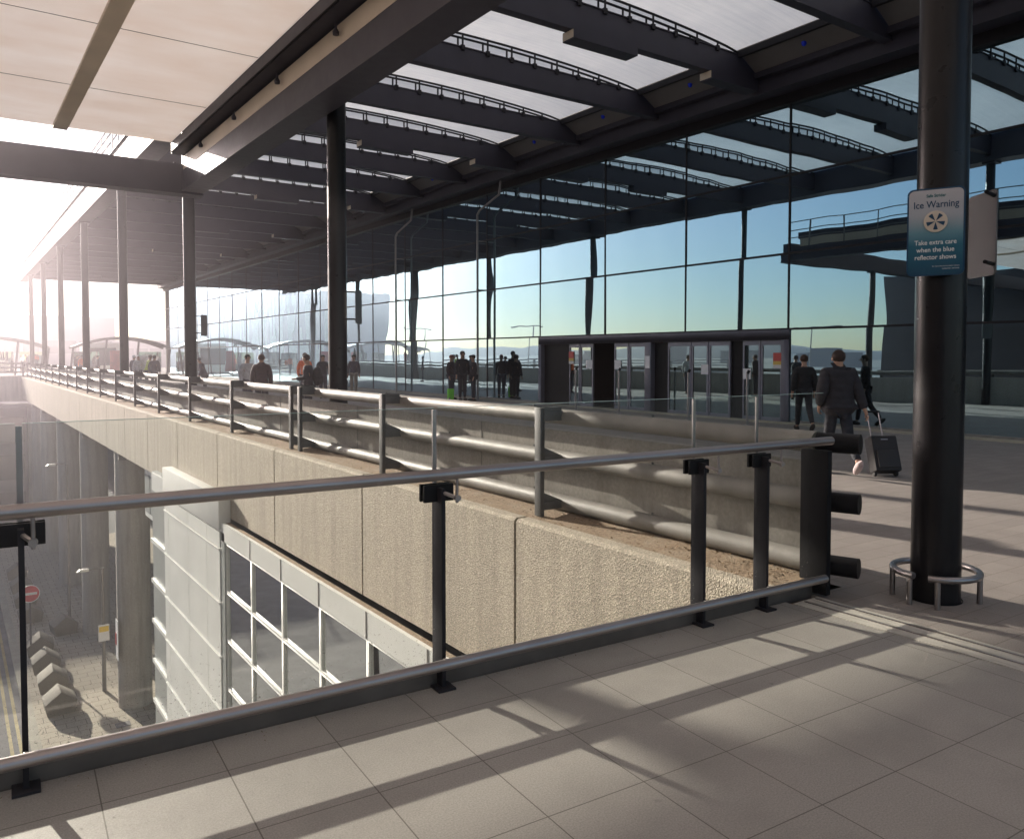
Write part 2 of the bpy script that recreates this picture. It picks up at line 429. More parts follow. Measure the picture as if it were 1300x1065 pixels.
# far return of the parapet to the left
fw = empty('far_parapet', (-10, 74, 0), 0, 'distant concrete parapet turning left across the road, with tube railing on top', 'wall')
FW = inv(fw)
MB().box(-60, 4.9, 73.2, 74.2, -1.8, .15).build('wall', M['pillar'], fw, M=FW)
r_ = MB()
for z in (.45, .8, 1.15): r_.tube([(-60, 73.6, z), (4.9, 73.6, z)], .07, 8)
r_.build('tube_rail', M['galv'], fw, M=FW)
for k in range(18): MB().box(4.7 - 3.6 * k, 4.82 - 3.6 * k, 73.5, 73.7, .15, 1.2).build('post', M['railpost'], fw, M=FW)

# ------------------------------------------------------------------ pillars under the bridge
pil = None
for k, y in enumerate((31.0, 40.2, 49.5, 58.8, 65.5)):
    names = ['nearest', 'second', 'third', 'fourth', 'farthest']
    if pil is None:
        pil = empty('concrete_pillar', (5.25, y, SZ), 0)
        MB().lathe([(.56, 0), (.56, -SZ - 1.3)], (0, 0, 0), 32).build('shaft', M['pillar'], pil)
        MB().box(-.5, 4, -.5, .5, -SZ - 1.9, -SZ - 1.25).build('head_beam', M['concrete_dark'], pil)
        o = pil
    else: o = dup(pil, (5.25, y, SZ))
    tag(o, names[k] + ' of the round concrete pillars holding up the walkway above the street', 'pillar', 'concrete pillars under the walkway')
sg = tag(MB().box(4.63, 4.65, 30.5, 30.95, -8.9, -7.5).build('pillar_notice', M['signwhite']), 'tall white notice fixed to the nearest street pillar, red patch at its edge', 'notice')
MB().box(4.615, 4.629, 30.75, 30.94, -8.4, -8.0).build('red_patch', M['red'], sg)

# ------------------------------------------------------------------ white clad building beside the fascia
wb = empty('clad_building', (4.4, 10, SZ), 0, 'white panelled building with grey windows standing against the bridge below', 'building')
WB = inv(wb)
def part(mb, name, mat, parent=wb, Mx=WB, bev=0): return mb.build(name, mat, parent, bev, M=Mx)
part(MB().box(4.36, 4.598, 16.45, 21.6, -1.78, -1.08), 'parapet_cap', M['white_panel'], bev=.01)
lv = [-1.80, -2.16, -3.26, -4.36, -5.46, -6.56, -7.66, -8.76, -9.86, SZ]
w = MB(); w.box(4.42, 6.2, 16.48, 21.58, SZ, -1.79); part(w, 'wall', M['grey_panel'])
pp = [16.48, 17.5, 19.1, 21.1, 21.58]
for a, b in zip(lv[:-1], lv[1:]):
    w = MB()
    for c, d in zip(pp[:-1], pp[1:]): w.box(4.385, 4.419, c + .012, d - .012, b + .04, a - .015)
    part(w, 'cladding_row', M['white_panel'])
w = MB()
for z in lv[1:-1]: w.box(4.36, 4.42, 16.5, 21.56, z - .012, z + .010)
part(w, 'ledge_strip', M['white_panel'])
# further, slightly lower block
part(MB().box(4.46, 6.2, 21.6, 23.4, SZ, -1.4), 'wall', M['grey_panel'])
w = MB()
for z in lv[2:-1]: w.box(4.40, 4.46, 21.62, 23.38, z - .05, z + .05)
part(w, 'ledge_strip', M['white_panel'])
part(MB().box(4.44, 4.459, 21.65, 23.35, -1.9, -1.42), 'cladding_row', M['white_panel'])
# window wall
part(MB().box(4.40, 4.46, 3.9, 16.4, -1.97, -1.61), 'parapet', M['white_panel'])
j = MB()
for y in (14.55, 12.9, 11.25, 9.6, 7.95): j.box(4.392, 4.40, y - .012, y + .012, -1.97, -1.615)
part(j, 'parapet_joint', M['concrete_dark'])
part(MB().box(4.462, 4.565, 3.9, 16.4, -1.99, -1.625), 'bird_mesh', M['ledge'])
part(MB().box(4.567, 4.598, 3.9, 16.4, -1.99, -1.66), 'dark_gap_strip', M['black'])  # black strip stands in for the shade in the gap beside the bridge
ms = [16.2, 14.55, 12.9, 11.25, 9.6, 7.95, 6.3, 4.65]
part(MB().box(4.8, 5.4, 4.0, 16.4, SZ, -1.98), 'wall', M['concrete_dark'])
wfr0 = None
for i in range(len(ms) - 1):
    for k in range(6):
        zt = -1.985 - .97 * k
        if wfr0 is None:
            fr = MB()
            L = 1.65; h = .97; fw_ = .034
            fr.box(0, .06, 0, fw_, 0, h).box(0, .06, L - fw_, L, 0, h).box(0, .06, fw_, L - fw_, 0, fw_).box(0, .06, fw_, L - fw_, h - fw_, h)
            wfr0 = fr.build('window', M['white_panel'], wb, .004)
            pane0 = MB().box(.035, .045, fw_, L - fw_, fw_, h - fw_).build('pane', M['window_glass'], wfr0)
            a, b = wfr0, pane0
        else:
            a = wfr0.copy(); b = pane0.copy(); col.objects.link(a); col.objects.link(b); a.parent = wb; b.parent = a
        a.location = (4.42 - 4.4, ms[i + 1] - 10, zt - .97 - SZ)
part(MB().box(4.40, 4.50, 16.2, 16.46, SZ, -1.80), 'corner_post', M['grey_panel'])
# small louvre box left of it
lb = tag(MB().box(4.9, 5.6, 24.2, 26.8, -3.2, -1.75).build('plant_box', M['white_panel']), 'pale louvred service box fixed under the bridge beside the white building', 'box')
w = MB()
for k in range(3): w.box(4.88, 4.9, 24.35 + .82 * k, 25.05 + .82 * k, -3.05, -1.9)
w.build('louvre', M['grey_panel'], lb)

# ------------------------------------------------------------------ street below: blocks, sign, lamp
def block(loc, rz, label):
    r = empty('concrete_block', loc, rz, label, 'block', 'concrete blocks lining the street kerb')
    MB().prism([(-.42, 0), (.42, 0), (.50, .42), (0, .80), (-.50, .42)], 'y', -.5, .5).build('body', M['block'], r, .03)
    MB().box(-.36, .36, -.44, .44, 0.0, .05).build('foot', M['concrete_dark'], r)
    return r
lab = ['nearest gabled concrete block by the street kerb, just above the bottom rail',
       'second nearest gabled concrete block in the kerb row', 'third gabled concrete block in the kerb row',
       'fourth gabled concrete block in the kerb row', 'fifth gabled concrete block, after a gap in the kerb row',
       'gabled concrete block directly below the round red sign', 'gabled concrete block just behind the round red sign', 'farthest gabled concrete block at the edge of the shadow']
for (x, y), l in zip(((2.95, 31.9), (2.95, 34.2), (2.92, 36.4), (2.9, 38.6), (2.9, 43.6), (2.9, 46.5), (2.9, 49.4), (2.9, 52.5)), lab):
    block((x, y, SZ), R(random.uniform(-4, 4)), l)
block((4.0, 40.9, SZ), R(8), 'lone gabled concrete block set back from the kerb row beside the pillars')
ns = empty('no_entry_sign', (2.55, 38.2, SZ), 0, 'round red no entry sign with white bar on a thin pole below', 'sign')
MB().tube([(0, 0, 0), (0, 0, 3.0)], .035, 8).build('pole', M['railpost'], ns)
dM = Matrix.Translation((0, -.05, 2.66)) @ Matrix.Rotation(R(90), 4, 'X')
dm = MB(); dm.lathe([(0.0001, 0), (.36, 0), (.36, .015), (.0001, .015)], (0, 0, 0), 32)
dk = dm.build('disc', M['signwhite'], ns); dk.data.transform(dM)
dm = MB(); dm.lathe([(0.0001, .016), (.33, .016), (.33, .019), (.0001, .019)], (0, 0, 0), 32)
rd = dm.build('red_face', M['signred'], dk); rd.data.transform(dM)
br = MB().box(-.25, .25, -.05, .05, .02, .023).build('white_bar', M['signwhite'], dk); br.data.transform(dM)
ns2 = dup(ns, (0.4, 44, SZ + .0), None, 'round red no entry sign at the left edge, seen just above the handrail')
ns2.location = (1.62, 56, SZ); ns2.scale = (1.3, 1.3, 1.55)
def lamp(loc, h, label, rz=0, notice=False):
    r = empty('street_lamp', loc, rz, label, 'street lamp')
    MB().tube([(0, 0, 0), (0, 0, h)], .05, 10, radii=[.075, .05]).build('pole', M['galv'], r)
    MB().tube([(0, 0, h - .02), (-.3, 0, h + .02), (-.5, 0, h + .0)], .03, 8).build('arm', M['galv'], r)
    MB().prism([(-.85, h - .05), (-.45, h - .05), (-.45, h + .04), (-.75, h + .04)], 'y', -.1, .1).build('lamp_head', M['lamp_white'], r, .02)
    if notice:
        q = MB().box(-.18, .18, -.12, -.09, 1.9, 2.5).build('notice', M['signwhite'], r)
        MB().box(-.16, .16, -.13, -.12, 2.25, 2.45).build('yellow_band', M['yellow'], q)
    return r
lamp((4.5, 32.8, SZ), 4.6, 'slim street lamp with yellow topped notice, standing before the near pillar', R(0), True)
lamp((4.4, 42.4, SZ), 7.4, 'farther tall street lamp between the dark pillars', R(0))
bn = tag(MB().box(4.35, 4.8, 29.2, 29.6, SZ, SZ + .01).build('drain_cover', M['railpost']), 'dark drain cover on the street paving at the foot of the pillar', 'drain cover')

# building under far walkway
ub = empty('shaded_building', (0, 67, SZ), 0, 'grey building in shade below the far walkway with vertical bays', 'building')
UB = inv(ub)
MB().box(-50, 5.2, 68, 74, SZ, -2.0).build('wall', M['far_dark'], ub, M=UB)
w = MB()
for k in range(18): w.box(4.6 - 3.1 * k, 5.1 - 3.1 * k, 67.2, 68, SZ, -1.9)
w.build('pier', M['pillar'], ub, M=UB)
for k in range(8):
    q = MB()
    for r in range(3): q.box(2.0 - 3.1 * k, 4.4 - 3.1 * k, 67.85, 67.98, SZ + .8 + 2.7 * r, SZ + 2.6 + 2.7 * r)
    q.build('window', M['dark_glass'], ub, M=UB)

# ------------------------------------------------------------------ foreground glass balustrade
def RY(x): return 3.70 - .055 * x
gb = empty('glass_balustrade', (0, 3.7, 0), RA, 'glass balustrade with steel handrail and dark posts across the foreground', 'railing')
XL = -3.6; XR = 5.2
MB().tube([(XL, -.10, 1.125), (XR - .12, -.10, 1.125)], .030, 20).build('handrail', M['steel'], gb)
MB().tube([(XL, -.18, .19), (XR - .27, -.18, .19)], .027, 18).build('bottom_rail', M['steel'], gb)
MB().box(XL, XR + .02, .030, .045, -.02, .112).build('kerb_plate', simple('kerb_metal', (.13, .115, .105), .45, .6, .2, 5), gb)
pxs = [-3.46, -1.62, .22, 2.07, 3.93, 4.52]
p0 = None
for i, x in enumerate(pxs):
    if p0 is None:
        p0 = MB().box(-.011, .011, -.03, .085, 0, 1.04).box(-.05, .05, -.07, .12, 0, .012).build('post', M['dark_metal'], gb, .002)
        c1 = MB().box(-.085, .085, .066, .085, .965, 1.055).build('clamp_plate', M['black'], p0, .003)
        c2 = MB().box(-.085, .085, .022, .038, .965, 1.055).build('clamp_plate', M['black'], p0, .003)
        q = MB().tube([(.0, -.01, 1.02), (.04, -.105, 1.0)], .010, 10)
        q.tube([(.04, -.10, .975), (.04, -.10, 1.105)], .008, 10).tube([(.038, -.118, 1.0), (.041, -.086, 1.0)], .016, 14)
        c3 = q.build('rail_bracket', M['steel'], p0)
        c4 = MB().tube([(0, 0.0, .15), (0.0, -.17, .175)], .010, 8).build('rail_bracket', M['steel'], p0)
        c5 = MB().box(-.011, .011, .072, .084, 1.04, 1.44).build('glass_channel', M['steel'], p0)
        a = p0; kids = [c1, c2, c3, c4, c5]
    else:
        a = p0.copy(); col.objects.link(a); a.parent = gb
        for c in kids:
            d = c.copy(); col.objects.link(d); d.parent = a
    a.location = (x, 0, 0)
gx = pxs + [XR + .0]
for a, b in zip(gx[:-1], gx[1:]):
    g = MB().box(a + .012, b - .012, .050, .060, .085, 1.45).build('glass_panel', M['rail_glass'], gb)
    MB().box(a + .012, b - .012, .049, .061, 1.4502, 1.4525).build('glass_rim', M['glass_edge'], g)

# ------------------------------------------------------------------ main canopy
cn = empty('entrance_canopy', (CX, 0, 8.4), 0, 'large dark steel canopy with white membrane bays over the terminal front', 'canopy')
CN = inv(cn)
def cp(mb, name, mat, bev=0): return mb.build(name, mat, cn, bev, M=CN)
CY0 = -7.5; CY1 = YE
cp(MB().box(5.30, 5.82, CY0, CY1, 8.3, 9.45), 'front_beam', M['beam'])
cp(MB().box(5.22, 5.90, CY0, CY1, 8.26, 8.30).box(5.22, 5.90, CY0, CY1, 9.45, 9.49), 'beam_flange', M['beam'])
cp(MB().box(16.75, 17.25, CY0, CY1, 8.25, 9.3), 'rear_beam', M['beam'])
cp(MB().box(17.25, 17.6, CY0, CY1, 8.0, 9.9), 'facade_head', M['dark_metal'])
rl = MB()
for z in (9.95, 10.3, 10.6): rl.tube([(5.3, CY0, z), (5.3, CY1, z)], .03, 6)
cp(rl, 'roof_rail', M['galv'])
rp0 = None
y = CY0 + .1
while y < CY1:
    if rp0 is None: rp0 = cp(MB().box(5.28, 5.32, 0, .05, 9.49, 10.6), 'roof_rail_post', M['galv']); o = rp0
    else: o = rp0.copy(); col.objects.link(o); o.parent = cn
    o.location = (0, y, 0); y += 1.3
def arch(u): return .04 + .27 * (math.sin(math.pi * min(1, max(0, u))) ** .7)
cbm = None
ybs = [Y0 + SP * i / 3 for i in range(-3, 24)]
XA, XB = 5.9, 15.9
bx_ = MB().box(5.82, 16.75, -.09, .09, 8.5, 9.07).box(5.82, 16.75, -.12, .12, 8.48, 8.5).box(5.82, 16.75, -.12, .12, 9.07, 9.09)
ar = MB(); n = 24
for s in (-.11, .11):
    ar.tube([(XA + (XB - XA) * i / n, s, 9.07 + arch(i / n)) for i in range(n + 1)], .028, 8)
for i in range(1, 14):
    u = i / 14; x = XA + (XB - XA) * u
    for s in (-.11, .11): ar.tube([(x, s, 9.0), (x, s, 9.09 + arch(u))], .024, 6)
    ar.box(x - .05, x + .05, -.14, .14, 9.0, 9.12)
cu = MB(); nx, ny = 30, 10; vs = []; fs = []
L = SP / 3
for i in range(nx + 1):
    for jx in range(ny + 1):
        u = i / nx; w_ = jx / ny
        z = 9.12 + arch(u) + .10 * math.sin(math.pi * w_) * math.sin(math.pi * u)
        vs.append((XA + (XB - XA) * u, L * w_, z))
for i in range(nx):
    for jx in range(ny):
        a = i * (ny + 1) + jx; fs.append((a, a + ny + 1, a + ny + 2, a + 1))
cu.add(vs, fs, True)
ld = MB().box(15.9, 15.99, .13, L - .13, 8.98, 9.14)
sf = MB().prism([(15.99, 9.06), (16.55, 8.74), (16.55, 8.78), (15.99, 9.10)], 'y', .13, SP / 3 - .13)
rfl = MB().lathe([(.0001, -.075), (.045, -.05), (.06, 0), (.06, .03)], (16.25, SP / 6, 8.90), 14)
sfd = MB().box(16.55, 16.75, .1, SP / 3 - .1, 8.60, 8.74)
lbx = MB().box(10.7, 12.5, -.19, .19, 8.28, 8.476)
lbx3 = MB().box(14.9, 16.6, -.19, .19, 8.28, 8.476)
lbx2 = MB().box(10.69, 10.7, -.17, .17, 8.30, 8.46)
lbx4 = MB().box(14.89, 14.9, -.17, .17, 8.30, 8.46)
protos = {}
def inst(key, mb, name, mat, y, par):
    if key not in protos:
        o = mb.build(name, mat, par); protos[key] = o
    else:
        o = protos[key].copy(); col.objects.link(o); o.parent = par
    o.location = (-CX, y, -8.4) if par is cn else (0, 0, 0); return o
for i, y in enumerate(ybs):
    b = inst('b', bx_, 'cross_beam', M['beam'], y, cn)
    inst('a', ar, 'arch_rail', M['dark_metal'], y, b)
    if i % 3 == 0:
        l = inst('l', lbx, 'light_box', M['beam'], y, b)
        l3 = inst('l3', lbx3, 'light_box', M['beam'], y, b)
        if y < 60: inst('l2', lbx2, 'lamp_end', M['cream'], y, l); inst('l4', lbx4, 'lamp_end', M['cream'], y, l3)
    if i < len(ybs) - 1:
        inst('c', cu, 'roof_membrane', M['cushion'], y, cn)
        s_ = inst('s', sf, 'soffit_plate', M['soffit'], y, cn)
        inst('r', rfl, 'blue_reflector', M['blue_lens'], y, s_)
        inst('e', ld, 'membrane_edge', M['dark_metal'], y, s_); inst('sd', sfd, 'soffit_trim', M['beam'], y, s_)

cc0 = None
nm = ['nearest and widest dark round column, with warning sign and steel hoop at its base', 'second dark round canopy column, rising behind the barrier near the middle',
      'third canopy column, standing where the lower roof ends', 'fourth canopy column from the camera', 'fifth canopy column from the camera',
      'sixth canopy column from the camera', 'seventh canopy column from the camera', 'farthest thin canopy column at the canopy end']
for k in range(8):
    if cc0 is None:
        cc0 = empty('canopy_column', (5.70, 2.90, 0), 0)
        MB().lathe([(.162, 0), (.162, 8.26)], (0, 0, 0), 40).build('shaft', M['column'], cc0)
        MB().lathe([(.172, .010), (.172, 0)], (0, 0, 0), 32).build('base_collar', M['black'], cc0)
        MB().box(-.25, .25, -.25, .25, 8.2, 8.26).build('head_plate', M['beam'], cc0)
        o = cc0
    else: o = dup(cc0, (CX, Y0 + SP * k, 0))
    if k == 0:
        pass
    tag(o, nm[k], 'column', 'dark columns carrying the entrance canopy')

# steel hoop guard round first column
hg = empty('hoop_guard', (5.70, 2.90, 0), 0, 'low brushed steel hoop guard on short legs round the column base', 'column guard')
hp = [(.275 * math.cos(t), .275 * math.sin(t), .205) for t in [R(-162 + 10 * i) for i in range(0, 35)]]
MB().tube(hp, .024, 14).build('hoop', M['steel'], hg)
for a in (-150, -60, 30, 120, 172):
    MB().tube([(.275 * math.cos(R(a)), .275 * math.sin(R(a)), 0), (.275 * math.cos(R(a)), .275 * math.sin(R(a)), .19)], .019, 12).build('leg', M['steel'], hg)

# ------------------------------------------------------------------ lower roof on the left
rc = empty('roof_column', (-1.25, 21.52, 0), 0, 'round column under the lower roof, just outside the left picture edge', 'column')
MB().lathe([(.17, SZ), (.17, 5.77)], (0, 0, 0), 24).build('shaft', M['column'], rc)
MB().box(-.24, .24, -.22, .22, 5.70, 5.76).build('head_plate', M['beam'], rc)
lr = empty('lower_roof', (0, 10, 6), 0, 'low canopy roof with cream ceiling and heavy edge beam over the bridge at upper left', 'roof')
LR = inv(lr)
def lp(mb, name, mat): return mb.build(name, mat, lr, M=LR)
lp(MB().box(4.87, 5.36, -8, 21.3, 5.86, 6.34), 'edge_beam', M['beam'])
lp(MB().box(4.85, 5.38, -8, 21.3, 5.83, 5.86), 'beam_flange', M['beam'])
lp(MB().prism([(4.87, 6.345), (4.93, 6.345), (4.93, 6.72), (4.87, 6.66)], 'y', -8, 21.2), 'cream_strip', M['cream'])
lp(MB().box(4.62, 4.93, -8, 21.3, 6.72, 6.98), 'gutter', M['beam'])
lp(MB().tube([(4.60, -8, 6.74), (4.60, 21.25, 6.74)], .018, 6), 'cable', M['black'])
w = MB()
for k in range(9): w.lathe([(.0001, -.06), (.045, -.05), (.05, 0), (.02, .05), (.02, .12)], (4.80, 1 + 2.6 * k, 6.52), 12)
lp(w, 'downlight', M['beam'])
lp(MB().box(-30, 5.36, 21.3, 21.75, 5.80, 6.5), 'cross_beam', M['beam'])
lp(MB().box(-30, 5.38, 21.28, 21.77, 5.77, 5.80), 'beam_flange', M['beam'])
n = 26; vs = []; fs = []
pr = [(4.6, 7.0), (2.6, 7.08), (2.1, 7.06), (-.6, 7.15), (-4, 7.2), (-30, 7.2)]
w = MB().box(-30, 4.62, -8, 21.3, 7.0, 7.02)
lp(w, 'ceiling_sheet', M['lowroof'])
w = MB()
for x in (2.05, -3.2, -8.5): w.box(x, x + .30, -8, 21.28, 6.93, 6.995)
lp(w, 'ceiling_rib', M['cream'])
w = MB()
for y in (17.9, 14.4, 10.9, 7.4, 3.9): w.box(-30, 4.6, y, y + .006, 6.990, 6.999)
lp(w, 'ceiling_joint', M['soffit'])
w = MB()
for z in (6.75, 7.05, 7.4): w.tube([(5.2, -8, z), (5.2, 21.6, z)], .02, 6)
lp(w, 'guard_wire', M['galv'])
w = MB()
y = -7.9
while y < 21.7: w.box(5.18, 5.22, y, y + .04, 6.34, 7.4); y += 1.5
lp(w, 'guard_rail', M['galv'])

# ------------------------------------------------------------------ terminal facade
tm = empty('terminal_building', (FX, 20, 0), 0, 'long glass fronted terminal building with dark mullions and recessed entrance', 'building')
TM = inv(tm)
def tp(mb, name, mat, bev=0, par=None): return mb.build(name, mat, par or tm, bev, M=TM)
rows = [(.06, 2.4), (2.4, 4.3), (4.3, 6.25), (6.25, 8.2)]
mys = [MY0 + MS * k for k in range(-5, 21)]
pane_protos = {}
for i in range(len(mys) - 1):
    ya = mys[i]
    for r, (z0, z1) in enumerate(rows):
        if r == 0 and MY0 - .1 < ya < MY0 + 2.5 * MS: continue
        key = r
        if key not in pane_protos:
            o = MB().box(0, .012, -MS / 2 + .016, MS / 2 - .016, -(z1 - z0) / 2 + .016, (z1 - z0) / 2 - .016).build('glass_pane', M['facade_glass'], tm)
            pane_protos[key] = o
        else:
            o = pane_protos[key].copy(); col.objects.link(o); o.parent = tm
        o.location = (0, ya + MS / 2 - 20, (z0 + z1) / 2)
        o.rotation_euler = (0, R(random.uniform(-.16, .16)), R(random.uniform(-.22, .22)))
for y in mys:
    tp(MB().box(FX - .02, FX + .15, y - .024, y + .024, 2.4 if MY0 - .1 < y < MY0 + 3.1 * MS else .05, 8.25), 'mullion', M['dark_metal'])
for z in (2.4, 4.3, 6.25):
    tp(MB().box(FX - .025, FX + .12, YN + 3, YE, z - .026, z + .026), 'transom', M['dark_metal'])
tp(MB().box(FX - .03, FX + .2, YN, MY0 - .12, .045, .10).box(FX - .03, FX + .2, MY0 + 3 * MS + .12, YE, .045, .10), 'base_rail', M['galv'])
# interior
tp(MB().box(27, 27.2, YN, YE, 0, 8.3), 'back_wall', M['interior'])
tp(MB().box(FX + .2, 27, YN, YE, 4.5, 4.6).box(FX + .2, 27, YN, YE, 8.2, 8.3), 'upper_floor', M['interior'])
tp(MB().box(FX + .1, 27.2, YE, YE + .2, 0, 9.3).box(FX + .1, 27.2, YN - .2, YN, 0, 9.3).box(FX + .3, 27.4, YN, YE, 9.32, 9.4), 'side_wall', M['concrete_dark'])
tp(MB().box(21.0, 21.1, 19.0, 20.7, 0, 4.4), 'red_wall', M['interior_red'])
w = MB()
for y in (6, 16.4, 26.8, 37.2, 47.6): w.tube([(19.5, y, 0), (19.5, y, 8.2)], .2, 14)
tp(w, 'interior_column', M['interior'])
# entrance portal, three bays
PY0 = MY0; PY1 = MY0 + 3 * MS
tp(MB().box(FX - .05, FX + .16, PY0 - .06, PY1 + .06, 2.13, 2.385).box(FX - .05, FX + .16, PY0 - .06, PY0 + .17, 0, 2.13).box(FX - .05, FX + .16, PY1 - .10, PY1 + .06, 0, 2.13)
   , 'portal_frame', M['portal'], .006)
import math as _m
def fy(px):   # facade Y from an image column, measured once from the photograph
    t = (px - 650) / 1020; s, c = math.sin(R(35.03)), math.cos(R(35.03)); return FX * (c - t * s) / (s + t * c)
def door(a, b, x=FX + .06, paper=None, leaf=True):
    ya, yb = sorted((fy(a), fy(b)))
    fr = MB(); t = .055; z1 = 2.12
    fr.box(x, x + .06, ya, ya + t, .01, z1).box(x, x + .06, yb - t, yb, .01, z1).box(x, x + .06, ya + t, yb - t, z1 - .12, z1).box(x, x + .06, ya + t, yb - t, .01, .13)
    d = tp(fr, 'door', M['door_frame'])
    g = MB().box(x + .02, x + .03, ya + t, yb - t, .13, z1 - .12); g.build('pane', M['door_glass'], d, M=TM)
    if paper:
        (py, pz, pw_, ph, mt) = paper
        yc = ya + (yb - ya) * py
        MB().box(x - .004, x - .001, yc - pw_ / 2, yc + pw_ / 2, pz, pz + ph).build('notice', M[mt], d, M=TM)
    return d
door(721, 734, paper=(.8, 1.45, .26, .42, 'poster')); door(735, 751, paper=(.3, 1.3, .3, .28, 'paper'))
door(778, 796, paper=(.75, 1.3, .3, .28, 'paper')); door(797, 819)
door(846, 875); door(876, 897, paper=(.2, 1.2, .26, .28, 'paper')); door(898, 925)
door(941, 963, paper=(.75, 1.1, .26, .28, 'paper')); door(964, 991, paper=(.22, 1.4, .26, .40, 'poster'))
tp(MB().box(FX - .03, FX + .4, fy(827), fy(819), 0, 2.13), 'pier', M['portal'], .004)
tp(MB().box(FX - .033, FX - .031, fy(825.5), fy(820), 1.35, 1.72), 'notice', M['paper'])
for px in (720, 845, 934): tp(MB().box(FX + .5, FX + 2.6, fy(px), fy(px) + .05, 0, 2.2), 'lobby_partition', M['black'])
tp(MB().box(FX + .12, FX + .18, fy(720), PY1 - .1, 0, 2.12), 'lobby_dark', M['black'])  # black sheet stands in for the dark of the open lobby
tp(MB().box(FX + .12, FX + .2, fy(845), fy(828), 0, 2.12), 'lobby_dark', M['black'])
tp(MB().box(FX + .12, FX + .2, fy(940), fy(926), 0, 2.12), 'lobby_dark', M['black'])
tp(MB().box(20.9, 20.95, fy(775), fy(752) + .2, 0, 2.4), 'display_panel', simple('display_panel', (.42, .45, .36), .6))
# pedestrian guide posts before the doors
gp0 = None
for px, l in ((731, 'leftmost of the slim steel posts before the doors'), (786, 'second slim steel post before the doors'), (874, 'third slim steel post before the doors'), (949, 'rightmost slim steel post before the doors')):
    y = fy(px) * 16.3 / FX
    if gp0 is None:
        gp0 = empty('door_post', (16.3, y, 0), 0)
        MB().tube([(0, 0, 0), (0, 0, 1.28)], .032, 14).build('shaft', M['steel'], gp0)
        MB().tube([(0, 0, 1.28), (.03, -.03, 1.36)], .036, 12).build('sensor_cap', M['black'], gp0)
        MB().lathe([(.0001, .012), (.07, .012), (.07, 0)], (0, 0, 0), 16).build('foot', M['steel'], gp0)
        o = gp0
    else: o = dup(gp0, (16.3, y, 0))
    tag(o, l, 'post', 'steel posts before the entrance doors')
# rain pipes
for y, l in ((26.6, 'thin metal rain pipe with elbow, right one of two, before the glass facade'), (33.6, 'thin metal rain pipe with elbow, left one of two, before the glass facade')):
    r = empty('rain_pipe', (17.0, y, 0), 0, l, 'pipe', 'rain pipes on the facade')
    MB().tube([(0, 0, 0), (0, 0, 7.2), (0, -.15, 7.35), (0, -1.5, 7.75), (0, -1.62, 8.24)], .045, 12).build('pipe', M['pipe'], r)
    w = MB()
    for z in (.4, 2.4, 4.3, 6.2): w.box(-.05, .40, -.02, .02, z - .02, z + .02)
    w.build('bracket', M['pipe'], r)

# ------------------------------------------------------------------ signs on columns
def text_mesh(s, size, mat, name, parent, Mx, align='CENTER', bold=0, sx=1):
    c = bpy.data.curves.new(name, 'FONT'); c.body = s; c.size = size; c.align_x = align; c.offset = bold
    c.extrude = .0004; c.resolution_u = 3
    o = bpy.data.objects.new(name, c); col.objects.link(o); bpy.context.view_layer.update()
    me = bpy.data.meshes.new_from_object(o.evaluated_get(bpy.context.evaluated_depsgraph_get()))
    bpy.data.objects.remove(o)
    me.transform(Matrix.Scale(sx, 4, (1, 0, 0)))
    me.transform(Mx); me.name = name; me.materials.clear(); me.materials.append(mat)
    q = bpy.data.objects.new(name, me); col.objects.link(q); q.parent = parent; return q
def rrect(w, h, r, n=6):
    out = []
    for cx, cy, a0 in ((w / 2 - r, h / 2 - r, 0), (-w / 2 + r, h / 2 - r, 90), (-w / 2 + r, -h / 2 + r, 180), (w / 2 - r, -h / 2 + r, 270)):
        for i in range(n + 1):
            a = R(a0 + 90 * i / n); out.append((cx + r * math.cos(a), cy + r * math.sin(a)))
    return out
def signface():
    m, nt, b = nmat('sign_face'); tc = nt.nodes.new('ShaderNodeTexCoord'); sep = nt.nodes.new('ShaderNodeSeparateXYZ')
    nt.links.new(tc.outputs['Object'], sep.inputs[0])
    mr = nt.nodes.new('ShaderNodeMapRange'); nt.links.new(sep.outputs[2], mr.inputs[0])
    mr.inputs[1].default_value = -.3; mr.inputs[2].default_value = .3
    nt.links.new(ramp(nt, mr.outputs[0], [(.05, (.0, .06, .12)), (.35, (.01, .12, .19)), (.5, (.12, .27, .34)), (.68, (.38, .41, .46)), (1, (.50, .49, .52))]), b.inputs['Base Color'])
    b.inputs['Roughness'].default_value = .35; return m
